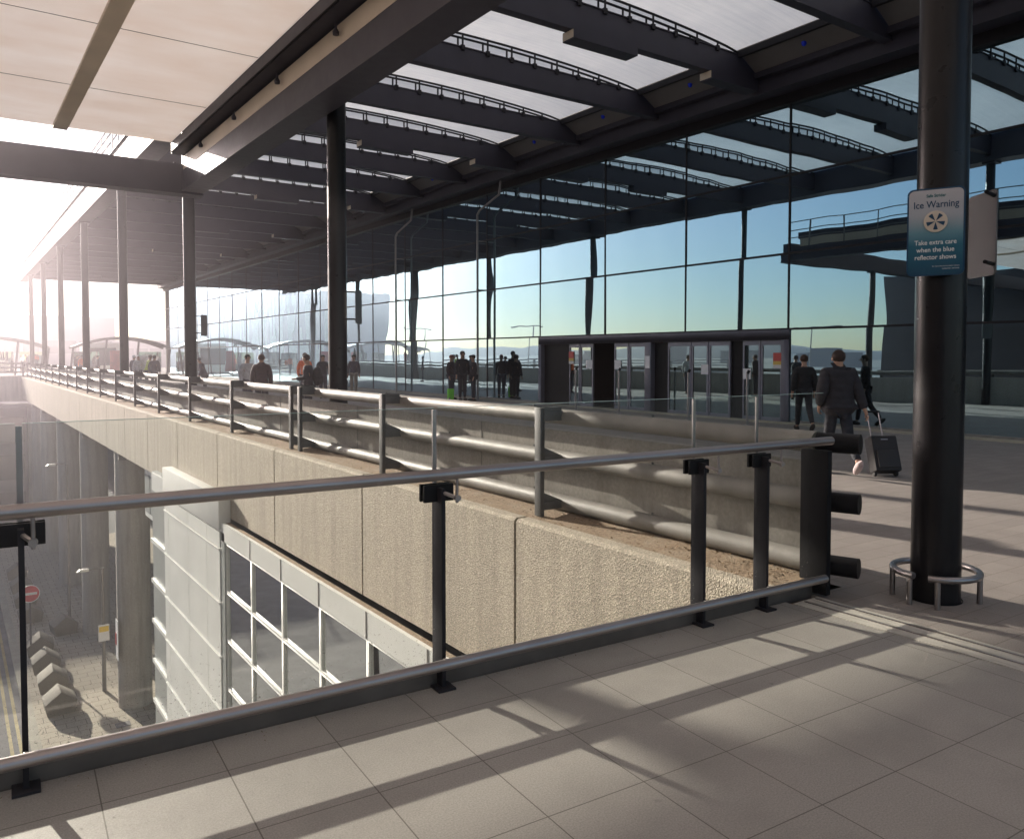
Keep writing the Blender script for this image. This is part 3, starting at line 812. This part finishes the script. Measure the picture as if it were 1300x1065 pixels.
def ice_sign(loc, rz, label, face=True):
    r = empty('ice_warning_sign', loc, rz, label, 'sign')
    W, Hh = .35, .59
    MB().prism(rrect(W, Hh, .04), 'y', -.004, .004).build('plate', simple('sign_back', (.10, .10, .105), .5), r)
    if face:
        navy = simple('sign_navy', (.0, .045, .11), .35)
        MB().prism(rrect(W, Hh, .04), 'y', -.0065, -.0045).build('border', navy, r)
        MB().prism(rrect(W - .022, Hh - .022, .033), 'y', -.0085, -.0070).build('face', signface(), r)
        T = lambda x, z: Matrix.Translation((x, -.0095, z)) @ Matrix.Rotation(R(90), 4, 'X')
        pale = M['signwhite']; teal = simple('logo_teal', (.01, .14, .16), .4)
        text_mesh('Safe Strider', .028, teal, 'small_heading', r, T(0, .234), sx=.9, bold=.0008)
        text_mesh('Ice Warning', .066, navy, 'heading', r, T(0, .163), sx=.84, bold=.0006)
        for i, s in enumerate(('Take extra care', 'when the blue', 'reflector shows')):
            text_mesh(s, .045, pale, 'message', r, T(0, -.085 - .050 * i), sx=.88, bold=.0005)
        text_mesh('for more information please contact', .011, pale, 'small_print', r, T(.145, -.236), align='RIGHT')
        text_mesh('customer services', .014, pale, 'small_print', r, T(.145, -.254), align='RIGHT')
        d = MB(); d.lathe([(.0001, 0), (.072, 0), (.072, .012), (.064, .014), (.0001, .014)], (0, 0, 0), 40)
        dd = d.build('reflector_disc', simple('disc_cream', (.62, .54, .45), .4), r)
        X = Matrix.Translation((-.0, -.0085, .068)) @ Matrix.Rotation(R(90), 4, 'X'); dd.data.transform(X)
        q = MB()
        for k in range(5):
            a = R(-90 + 72 * k); pts = [(0.004 * math.cos(a), .004 * math.sin(a))]
            for s in (-15, -8, 0, 8, 15): pts.append((.056 * math.cos(a + R(s)), .056 * math.sin(a + R(s))))
            q.prism(pts, 'z', .0142, .0155)
        qq = q.build('blue_segment', navy, dd); qq.data.transform(X)
    else:
        MB().tube([(-.15, .01, .25), (-.28, .14, .25)], .014, 8).build('bracket', M['black'], r)
        MB().tube([(-.15, .01, -.22), (-.28, .14, -.22)], .014, 8).build('bracket', M['black'], r)
    return r
SIGN = ice_sign((5.50, 2.84, 2.56), R(-66), 'blue and white ice warning sign facing the camera on the nearest column')
for y, l in ((Y0 + .08, 'grey back of a sign plate bracketed off the right of the nearest column'), (Y0 + SP, 'thin sign plate seen edge on, bracketed off the second column'), (Y0 + 2 * SP, 'thin sign plate seen edge on, bracketed off the third column')):
    r = ice_sign((CX + (.46 if y < 4 else .34), y - .12, 2.575), R(55) if y < 4 else R(48), l, False)

# ------------------------------------------------------------------ people
def skin_mesh(name, verts, edges, radii, mat, parent=None, sub=1, root=0):
    me = bpy.data.meshes.new(name); me.from_pydata(verts, edges, []); me.update()
    o = bpy.data.objects.new(name, me); col.objects.link(o)
    o.modifiers.new('s', 'SKIN'); sv = me.skin_vertices[0].data
    for i, r in enumerate(radii):
        sv[i].radius = r if isinstance(r, tuple) else (r, r)
        sv[i].use_root = (i == root)
    m2 = o.modifiers.new('u', 'SUBSURF'); m2.levels = sub; m2.render_levels = sub
    bpy.context.view_layer.update()
    nm_ = bpy.data.meshes.new_from_object(o.evaluated_get(bpy.context.evaluated_depsgraph_get()))
    bpy.data.objects.remove(o); bpy.data.meshes.remove(me)
    for p in nm_.polygons: p.use_smooth = True
    nm_.name = name; nm_.materials.clear(); nm_.materials.append(mat)
    q = bpy.data.objects.new(name, nm_); col.objects.link(q)
    if parent: q.parent = parent
    return q
def ell(mb, c, r, n=12, m=8, rot=None):
    vs = []; fs = []
    for i in range(m + 1):
        th = math.pi * i / m
        for k in range(n):
            ph = 2 * math.pi * k / n
            p = Vector((r[0] * math.sin(th) * math.cos(ph), r[1] * math.sin(th) * math.sin(ph), r[2] * math.cos(th)))
            if rot: p = rot @ p
            vs.append(p + Vector(c))
    for i in range(m):
        for k in range(n):
            k2 = (k + 1) % n; fs.append((i * n + k, (i + 1) * n + k, (i + 1) * n + k2, i * n + k2))
    return mb.add(vs, fs, True)
clothm = {}
def cloth(c):
    if c not in clothm:
        m, nt, b = nmat('fabric'); v = coord(nt); n = noise(nt, v, 12, 4)
        nt.links.new(ramp(nt, n, [(.3, mul(c, .75)), (.7, mul(c, 1.2))]), b.inputs['Base Color'])
        b.inputs['Roughness'].default_value = .8
        wv = nt.nodes.new('ShaderNodeTexWave'); wv.bands_direction = 'Z'; wv.inputs['Scale'].default_value = 3.2; wv.inputs['Distortion'].default_value = 1.2
        nt.links.new(v, wv.inputs['Vector'])
        nt.links.new(bump(nt, noise(nt, v, 14, 3), .7, .02, bump(nt, wv.outputs['Fac'], .35 if c[0] < .025 else .05, .02)), b.inputs['Normal']); clothm[c] = m
    return clothm[c]
def person(loc, rz, label, jacket=(.03, .03, .035), trousers=(.03, .035, .05), hair=(.03, .02, .015), shoes=(.03, .025, .02),
           legs=((.0, 0, 0), (.0, 0, 0)), arms=None, scale=1.0, fingers=False, bulk=1.0, longcoat=0, lean=0, group=None, hatc=None, hood=False, tilt=0):
    """legs: per side (thigh angle fwd deg, knee bend deg, 0). arms: per side (elbow xyz, wrist xyz) local; figure faces +Y"""
    r = empty('person', loc, rz, label, 'person', group); r.scale = (scale,) * 3
    P = {}
    P['pel'] = Vector((0, 0, .94)); hips = {}; 
    ly = math.sin(R(lean))
    P['sp'] = Vector((0, .15 * ly, 1.12)); P['ch'] = Vector((0, .38 * ly, 1.33)); P['nk'] = Vector((0, .56 * ly + .0, 1.47))
    P['hb'] = Vector((0, .60 * ly + .015 + .02 * tilt, 1.55)); P['hc'] = Vector((0, .66 * ly + .03 + .05 * tilt, 1.63 - .01 * tilt)); P['ht'] = Vector((0, .68 * ly + .025 + .06 * tilt, 1.705 - .02 * tilt))
    V = []; E_ = []; Rd = []
    def av(p, rad, par=None):
        V.append(tuple(p)); Rd.append(rad); i = len(V) - 1
        if par is not None: E_.append((par, i))
        return i
    pel = av(P['pel'], (.15, .11)); sp = av(P['sp'], (.14, .10), pel); ch = av(P['ch'], (.16, .115), sp); nk = av(P['nk'], .058, ch)
    hb = av(P['hb'], (.065, .075), nk); hc = av(P['hc'], (.078, .095), hb); ht = av(P['ht'], (.062, .075), hc)
    LL = []
    for si, s in enumerate((-1, 1)):
        tf, kb_, _ = legs[si]
        hip = Vector((s * .09, 0, .90)); a = R(tf)
        kn = hip + Vector((0, math.sin(a), -math.cos(a))) * .44
        b_ = a - R(kb_)
        an = kn + Vector((0, math.sin(b_), -math.cos(b_))) * .40
        LL.append((hip, kn, an, b_))
    low = min(l[2].z for l in LL); dz = .085 - low
    ftz = []
    for si in range(2):
        hip, kn, an, b_ = LL[si]
        h = av(hip, .085, pel); k1 = av(hip.lerp(kn, .5), .078, h); k = av(kn, .058, k1); c_ = av(kn.lerp(an, .4), .056, k); a_ = av(an, .038, c_)
        pitch = -b_ * .9
        t_ = av(an + Vector((0, .13 * math.cos(b_), -.05 + .13 * math.sin(b_))), .022, a_)
    AR = []
    for si, s in enumerate((-1, 1)):
        sh = P['ch'] + Vector((s * .185, 0, .085))
        if arms and arms[si]: el, wr = Vector(arms[si][0]), Vector(arms[si][1])
        else: el, wr = sh + Vector((s * .05, -.03, -.29)), sh + Vector((s * .06, .05, -.54))
        AR.append((sh, el, wr))
        a0 = av(sh + Vector((-s * .02, 0, -.02)), .052, ch); a1 = av(sh.lerp(el, .5), .05, a0); a2 = av(el, .041, a1); a3 = av(wr, .028, a2)
        d = (wr - el).normalized(); pm = av(wr + d * .07, (.036, .018) if fingers else .03, a3)
        if not fingers:
            av(wr + d * .14, .018, pm)
    body = skin_mesh('body', V, E_, Rd, M['skin'], r)
    for v in body.data.vertices: v.co.z += dz
    Z = Vector((0, 0, dz))
    if fingers:
        for si, s in enumerate((-1, 1)):
            sh, el, wr = AR[si]; d = (wr - el).normalized(); side = Vector((0, 1, 0)) if abs(d.y) < .8 else Vector((0, 0, 1))
            side = (side - d * side.dot(d)).normalized(); inn = d.cross(side).normalized() * (1 if s > 0 else -1)
            if inn.x * s > 0: inn = -inn
            pc = wr + d * .075 + Z
            for q, (o_, ln) in enumerate(((-.028, .062), (-.010, .074), (.010, .080), (.028, .070))):
                b0 = pc + side * o_
                vs = [b0, b0 + d * ln * .5 + inn * .006, b0 + d * ln * .75 + inn * .028, b0 + d * ln * .7 + inn * .046]
                skin_mesh('finger', [tuple(x) for x in vs], [(0, 1), (1, 2), (2, 3)], [.0095, .009, .008, .007], M['skin'], body)
            b0 = wr + d * .03 + side * .03 + Z
            skin_mesh('thumb', [tuple(b0), tuple(b0 + side * .022 + d * .03), tuple(b0 + side * .02 + d * .055 + inn * .02)], [(0, 1), (1, 2)], [.012, .010, .008], M['skin'], body)
    # face
    hcz = P['hc'] + Z
    f = MB(); ell(f, hcz + Vector((0, .098, -.012)), (.013, .02, .022)); f.build('nose', M['skin'], body)
    f = MB(); ell(f, hcz + Vector((-.083, 0, -.01)), (.012, .022, .032)); ell(f, hcz + Vector((.083, 0, -.01)), (.012, .022, .032)); f.build('ears', M['skin'], body)
    f = MB(); ell(f, hcz + Vector((-.03, .088, .012)), (.011, .008, .006)); ell(f, hcz + Vector((.03, .088, .012)), (.011, .008, .006)); f.build('eyes', M['black'], body)
    f = MB(); ell(f, hcz + Vector((0, .088, -.048)), (.022, .008, .005)); f.build('mouth', M['interior_red'], body)
    hm = MB(); ell(hm, hcz + Vector((0, -.018, .026)), (.090, .104, .094), 16, 10)
    hob = hm.build('hat' if hatc else 'hair', cloth(hatc) if hatc else cloth(hair), body)
    for v in hob.data.vertices:
        if v.co.y > hcz.y + .03 and v.co.z < hcz.z + .045: v.co.y = hcz.y + .03 + (v.co.y - hcz.y - .03) * .2
    # jacket
    V2 = []; E2 = []; R2 = []
    def a2v(p, rad, par=None):
        V2.append(tuple(Vector(p) + Z)); R2.append(rad); i = len(V2) - 1
        if par is not None: E2.append((par, i))
        return i
    bz = bulk
    hem = .80 - longcoat
    r0 = a2v(P['sp'], (.175 * bz, .135 * bz)); rc = a2v(P['ch'] + Vector((0, 0, -.02)), (.185 * bz, .135 * bz), r0); rn = a2v(P['nk'] + Vector((0, -.005, -.02)), (.085, .08) if not hood else (.12, .11), rc)
    if hood: a2v(P['nk'] + Vector((0, -.05, .05)), (.115, .085), rn)
    rp = a2v(P['pel'], (.185 * bz, .14 * bz), r0); a2v((0, 0, hem), (.185 * bz, .14 * bz), rp)
    for si, s in enumerate((-1, 1)):
        sh, el, wr = AR[si]
        b0 = a2v(sh + Vector((0, 0, -.008)), .086 * bz, rc); b1 = a2v(sh.lerp(el, .55), .076 * bz, b0); b2 = a2v(el, .068 * bz, b1); b3 = a2v(el.lerp(wr, .93), .05 * bz, b2)
    skin_mesh('jacket', V2, E2, R2, cloth(jacket), body, 2)
    V3 = []; E3 = []; R3 = []
    def a3v(p, rad, par=None):
        V3.append(tuple(Vector(p) + Z)); R3.append(rad); i = len(V3) - 1
        if par is not None: E3.append((par, i))
        return i
    p0_ = a3v(P['pel'] + Vector((0, 0, .03)), (.155, .12))
    for hip, kn, an, b_ in LL:
        h = a3v(hip, .098, p0_); k1 = a3v(hip.lerp(kn, .5), .092, h); k = a3v(kn, .075, k1); c_ = a3v(kn.lerp(an, .5), .066, k); a3v(an + (kn - an) * .04, .056, c_)
    skin_mesh('trousers', V3, E3, R3, cloth(trousers), body)
    for hip, kn, an, b_ in LL:
        s_ = MB(); rot = Matrix.Rotation(b_ * .9, 3, 'X')
        ell(s_, an + Z + rot @ Vector((0, .055, -.045)), (.056, .150, .055), 12, 8, rot)
        s_.build('shoe', cloth(shoes), body)
    return r
# right hand man walking away with a case: faces away (direction +Y,+X)
face = lambda deg: R(-deg)   # bearing clockwise from +Y
person((10.54, 6.80, 0), face(33), 'man in black puffer jacket and jeans walking away, pulling a wheeled case', (.020, .019, .026), (.015, .018, .028), (.035, .018, .012), (.45, .36, .36),
       legs=((14, 6, 0), (-20, 28, 0)), arms=(((-.26, -.05, 1.14), (-.235, .09, .95)), ((.25, -.08, 1.13), (.30, -.18, .90))), scale=1.03, fingers=True, bulk=1.26, hood=True)
def suitcase(loc, rz, label):
    r = empty('wheeled_suitcase', loc, rz, label, 'suitcase')
    tl = Matrix.Rotation(R(-18), 4, 'X') if False else Matrix.Rotation(R(-22), 4, 'X')
    b = MB().box(-.19, .19, -.12, .10, .06, .58).build('shell', simple('case_fabric', (.016, .014, .016), .6, 0, .2, 20, .4, 120), r, .03); b.data.transform(tl)
    p = MB().box(-.15, .15, -.15, -.118, .10, .36).build('front_pocket', simple('case_pocket', (.022, .02, .022), .6), b, .015); p.data.transform(tl)
    p = MB().box(-.05, .05, -.125, -.119, .51, .525).build('badge', M['steel'], b); p.data.transform(tl)
    p = MB().tube([(-.185, -.125, .10), (-.185, -.125, .55), (.185, -.125, .55), (.185, -.125, .10)], .006, 6).build('zip_piping', M['rubber'], b); p.data.transform(tl)
    h = MB().tube([(-.085, .07, .57), (-.085, .07, .99)], .010, 8).tube([(.085, .07, .57), (.085, .07, .99)], .010, 8).build('telescopic_handle', M['steel'], r); h.data.transform(tl)
    g = MB().tube([(-.10, .07, .995), (.10, .07, .995)], .015, 10).build('grip', M['black'], h); g.data.transform(tl)
    for s in (-.155, .155):
        MB().tube([(s - .018, .04, .045), (s + .018, .04, .045)], .045, 16).build('wheel', M['rubber'], r)
    return r
suitcase((10.93, 6.28, 0), face(33) + 0, 'small black wheeled suitcase rolling behind the walking man')
person((16.15, 11.3, 0), face(38), 'dark dressed person walking by the glass, left of the man with the case', (.012, .012, .014), (.015, .016, .022), (.06, .03, .015), legs=((16, 8, 0), (-16, 22, 0)), longcoat=.06, bulk=1.1)
grp = 'people standing on the walkway'
def at(px, X):
    t = (px - 650) / 1020; s, c = math.sin(R(35.03)), math.cos(R(35.03)); return (X, X * (c - t * s) / (s + t * c), 0)
person(at(573, 16.2), face(150), 'person with bright green bag at leg, left of three by the glass', (.05, .035, .04), (.06, .07, .10), (.25, .08, .06), group=grp)
bg = empty('green_bag', at(572, 15.95), 0, 'small bright green bag hanging by the leg of the leftmost of three people', 'bag')
MB().box(-.13, .13, -.05, .05, .03, .45).build('body', simple('green_fabric', (.25, .85, .05), .6), bg, .02)
MB().tube([(-.07, 0, .44), (-.05, 0, .62), (.05, 0, .62), (.07, 0, .44)], .01, 6).build('strap', M['black'], bg)
person(at(587, 16.2), face(190), 'tall person in black coat, middle of three by the glass', (.018, .018, .026), (.025, .025, .035), longcoat=.05, scale=1.08, group=grp)
person(at(601, 16.4), face(-70), 'person in dark jacket turned sideways, right of three by the glass', (.03, .02, .025), (.02, .02, .03), (.015, .012, .012), group=grp)
person(at(449, 14.6), face(205), 'man in grey brown jacket standing just right of the second column', (.12, .10, .12), (.32, .26, .20), group=grp)
person(at(391, 7.4), face(-55), 'man with black backpack looking at a phone behind the barrier', (.035, .03, .04), (.03, .03, .04), (.04, .02, .015), arms=(((-.25, .0, 1.15), (-.12, .28, 1.12)), ((.25, .0, 1.15), (.12, .28, 1.12))), tilt=.6, scale=1.0)
l_ = at(391, 7.4)
bp = empty('backpack', (l_[0] + .20, l_[1] - .12, 1.05), face(-55), 'black backpack worn by the man with the phone', 'backpack')
q = MB(); ell(q, (0, 0, .16), (.17, .12, .25), 16, 10); q.build('sack', cloth((.012, .012, .015)), bp)
q = MB(); ell(q, (0, -.09, .08), (.12, .06, .13), 12, 8); q.build('front_pocket', cloth((.02, .02, .022)), bp)
person(at(387, 11), face(40), 'person in orange high visibility top behind the backpack man', (.85, .16, .04), (.04, .04, .06), (.04, .02, .015), scale=1.04)
person(at(314, 7.6), face(165), 'man in pale shirt, left of a talking pair behind the barrier', (.55, .54, .56), (.10, .09, .12), (.03, .02, .02), group=grp)
person(at(332, 7.0), face(20), 'person in dark coat with pale scarf, right of a talking pair behind the barrier', (.06, .035, .04), (.05, .04, .05), (.10, .06, .05), bulk=1.1, hood=True, group=grp)
person(at(260, 9.3), face(-60), 'stooping person in dark coat beside the third column', (.05, .045, .07), (.05, .05, .07), (.03, .02, .03), lean=22, scale=.93)
person(at(410, 12.5), face(200), 'dark clad person half hidden by the second column', (.03, .03, .04), (.03, .03, .05), group=grp)
for px, X, rz, l, c in ((186, 8.2, 100, 'person in yellow green vest bending near the fourth column', (.55, .65, .10)), (176, 8.0, 200, 'person in white cap beside the yellow green vest', (.5, .48, .5)),
                   (170, 8.4, 60, 'person in dark coat at the far barrier, left of the cap wearer', (.07, .06, .08)), (196, 8.3, 30, 'person in dark jacket right of the yellow green vest', (.06, .05, .06)),
                   (104, 8.8, 180, 'distant person in orange coat by the far barrier', (.9, .18, .06)), (98, 8.8, 150, 'distant person in brown coat left of the orange coat', (.12, .08, .07)),
                   (48, 9.0, 190, 'farthest dark clad person at the barrier corner', (.06, .05, .06)), (124, 9.2, 90, 'distant person in dark coat seated by the shelter', (.08, .07, .08))):
    person(at(px, X), face(rz), l, c, (.05, .05, .07), hatc=(.75, .75, .75) if 'cap' in l else None, lean=15 if 'bend' in l else 0, group='distant people beyond the barrier')
person((14.6, -1.6, 0), face(20), 'dark walking person met only as a reflection in the right hand glass', (.02, .02, .02), (.02, .02, .02), legs=((28, 5, 0), (-28, 35, 0))) if False else None

# ------------------------------------------------------------------ shelter and far buildings
def shelter(x0, x1, y, label):
    r = empty('glass_shelter', ((x0 + x1) / 2, y, 0), 0, label, 'shelter', 'curved roof shelters at the walkway end')
    Mx = inv(r); n = 14; h = 3.1
    def zz(u): return h - .9 * (2 * u - 1) ** 2 + .25
    q = MB()
    for yy in (y, y + 3): q.tube([(x0 + (x1 - x0) * i / n, yy, zz(i / n)) for i in range(n + 1)], .12, 8)
    q.build('roof_arch', M['galv'], r, M=Mx)
    vs = []; fs = []
    for i in range(n + 1):
        vs += [(x0 + (x1 - x0) * i / n, y, zz(i / n) + .1), (x0 + (x1 - x0) * i / n, y + 3, zz(i / n) + .1)]
    for i in range(n): fs.append((2 * i, 2 * i + 1, 2 * i + 3, 2 * i + 2))
    MB().add(vs, fs, True).build('roof_sheet', simple('shelter_roof', (.30, .30, .36), .3), r, M=Mx)
    m = max(3, int((x1 - x0) / 2.2))
    for i in range(m + 1):
        u = i / m; x = x0 + (x1 - x0) * u
        MB().tube([(x - .3, y, 0), (x, y, zz(u))], .09, 8).build('strut', M['railpost'], r, M=Mx)
    for i in range(m):
        xa = x0 + (x1 - x0) * (i + .1) / m; xb = x0 + (x1 - x0) * (i + .9) / m
        if i % 3 == 1: MB().box(xa, xa + .8, y + .2, y + .26, .2, 2.2).build('red_panel', M['red'], r, M=Mx)
        else: MB().box(xa, xb, y + 2.6, y + 2.63, .2, 2.1).build('glass_panel', M['window_glass'], r, M=Mx)
    return r
shelter(9, 17, 80, 'long curved roof glass shelter with red panels at the walkway end, right one')
shelter(-2, 7.5, 84, 'curved roof glass shelter beyond the far parapet, middle one')
shelter(-14, -3, 88, 'curved roof glass shelter at the left picture edge')
MB_ = MB
kb2 = empty('kiosk', (12.2, 88, 0), 0, 'small pale kiosk with glazed front behind the shelter', 'kiosk')
MB().box(-1.6, 1.6, -.8, 1.5, 0, 3.0).build('body', M['white_panel'], kb2)
MB().box(-1.3, 1.3, -.84, -.801, .8, 2.5).build('window', M['dark_glass'], kb2)
def far_building(x0, x1, y, z1, label, bands, mat='far_build'):
    r = empty('distant_building', ((x0 + x1) / 2, y, SZ), 0, label, 'building')
    Mx = inv(r)
    MB().box(x0, x1, y, y + 25, SZ, z1).build('wall', M[mat], r, M=Mx)
    for (a, b) in bands:
        q = MB(); x = x0 + .6
        while x < x1 - 3: q.box(x, x + 2.6, y - .12, y - .003, a, b); x += 3.1
        q.build('window_band', M['far_dark'], r, M=Mx)
    return r
far_building(-45, 12, 190, 17.5, 'tall plain pale block far left on the horizon', [(6.2, 7.2)])
far_building(-45, 27, 175, 9.3, 'long low terminal block with a window band, left behind the columns', [(2.2, 4.6)])
far_building(27, 60, 210, 5.5, 'low pale block far behind the third column', [(2, 3.5)])
# striped block across the road, met in the facade reflection
st = empty('striped_block', (-15, 157, SZ), math.atan2(171.7 - 142.6, -7.6 + 23), 'striped office block across the road, seen mirrored in the glass', 'building')
MB().box(-20, 18, 0, 14, 0, 24.5).build('wall', simple('stripe_grey', (.16, .17, .24), .5), st)
q = MB()
for k in range(12): q.box(-19 + 3.1 * k, -17.6 + 3.1 * k, -.15, -.003, 9, 23.8)
q.build('white_strip', simple('stripe_pale', (.62, .68, .55), .5), st)
# added pinkish haze, its glow towards the sun standing in for lens glare
hz = MB().box(-70, 64, -42, 232, SZ - 1.2, 26).build('added_haze', None); hz['kind'] = 'stuff'
hm_ = bpy.data.materials.new('glare_haze'); hm_.use_nodes = True
nt = hm_.node_tree; nt.nodes.remove(nt.nodes['Principled BSDF'])
pv_ = nt.nodes.new('ShaderNodeVolumePrincipled'); pv_.inputs['Color'].default_value = (.96, .87, .96, 1)
pv_.inputs['Density'].default_value = .0029; pv_.inputs['Anisotropy'].default_value = .87
nt.links.new(pv_.outputs[0], nt.nodes['Material Output'].inputs['Volume']); hz.data.materials.append(hm_)
# added dark block that darkens the right glass, and road lamps met in reflections
dblk = empty('reflected_dark_block', (-42, 8, SZ), 0, 'added dark block out of view, put there to darken the reflection in the right glass', 'building')
MB().box(-16, 14, -40, 28, 0, 19).build('wall', M['black'], dblk)
q = MB()
for k in range(5): q.box(14.003, 14.1, -39, 27, 1.5 + 3.2 * k, 3.2 + 3.2 * k)
q.build('dark_band', M['dark_metal'], dblk)
for i, (x, y, h, l) in enumerate(((-53.9, 60, 16.2, 'double headed road lamp mirrored right of the entrance'), (-37, 97, 17, 'double headed road lamp mirrored above the middle doors'), (-31, 121, 17, 'double headed road lamp mirrored above the left doors'))):
    r = empty('road_lamp', (x, y, SZ), 0, l, 'street lamp', 'double headed road lamps mirrored in the glass')
    MB().tube([(0, 0, 0), (0, 0, h)], .12, 8).build('pole', M['railpost'], r)
    MB().tube([(-1.6, -1.2, h - .1), (0, 0, h), (1.6, 1.2, h - .1)], .09, 6).build('arm', M['railpost'], r)
    q = MB().box(-2.4, -1.5, -1.5, -1.1, h - .2, h).box(1.5, 2.4, 1.1, 1.5, h - .2, h); q.build('lamp_head', M['railpost'], r)
rb = random.Random(3)
for k in range(6):
    a = R(-66 + 5.3 * k); d = rb.uniform(900, 1500)
    hh = rb.uniform(14, 30); ww = rb.uniform(30, 90)
    o = empty('skyline_block', (math.sin(a) * d, math.cos(a) * d, SZ), rb.uniform(0, 1), 'hazy distant city block mirrored low in the glass above the horizon', 'building', 'distant skyline blocks')
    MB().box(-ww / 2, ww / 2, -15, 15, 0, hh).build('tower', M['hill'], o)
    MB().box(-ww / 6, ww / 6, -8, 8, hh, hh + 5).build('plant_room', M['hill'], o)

# ------------------------------------------------------------------ light, sky, camera
EL, AZ = R(16.2), R(-11.5)
sd = Vector((math.sin(AZ) * math.cos(EL), math.cos(AZ) * math.cos(EL), math.sin(EL)))
wd = bpy.data.worlds.new('World'); scn.world = wd; wd.use_nodes = True
nt = wd.node_tree; bg_ = nt.nodes['Background']
sk = nt.nodes.new('ShaderNodeTexSky'); sk.sky_type = 'NISHITA'; sk.sun_disc = False
sk.sun_elevation = EL; sk.sun_rotation = AZ; sk.air_density = 1.0; sk.dust_density = .35; sk.ozone_density = 2.5
nt.links.new(sk.outputs[0], bg_.inputs[0]); bg_.inputs[1].default_value = .050
ld_ = bpy.data.lights.new('sun', 'SUN'); ld_.energy = 5.0; ld_.angle = R(.53); ld_.color = (1, .89, .77)
so = bpy.data.objects.new('sun', ld_); col.objects.link(so)
so.rotation_euler = sd.to_track_quat('Z', 'Y').to_euler()
cam = bpy.data.cameras.new('camera'); co = bpy.data.objects.new('camera', cam); col.objects.link(co)
co.location = (0, 0, 1.72); co.rotation_euler = (R(90 - 2.0), 0, -R(35.03))
cam.sensor_width = 36; cam.lens = 1020 / 1300 * 36; cam.shift_y = -45 / 1300
cam.clip_start = .05; cam.clip_end = 20000
scn.camera = co
scn.view_settings.view_transform = 'Standard'; scn.view_settings.look = 'None'
scn.view_settings.exposure = 1.42; scn.view_settings.gamma = 1
scn.render.resolution_x = 1024; scn.render.resolution_y = 838
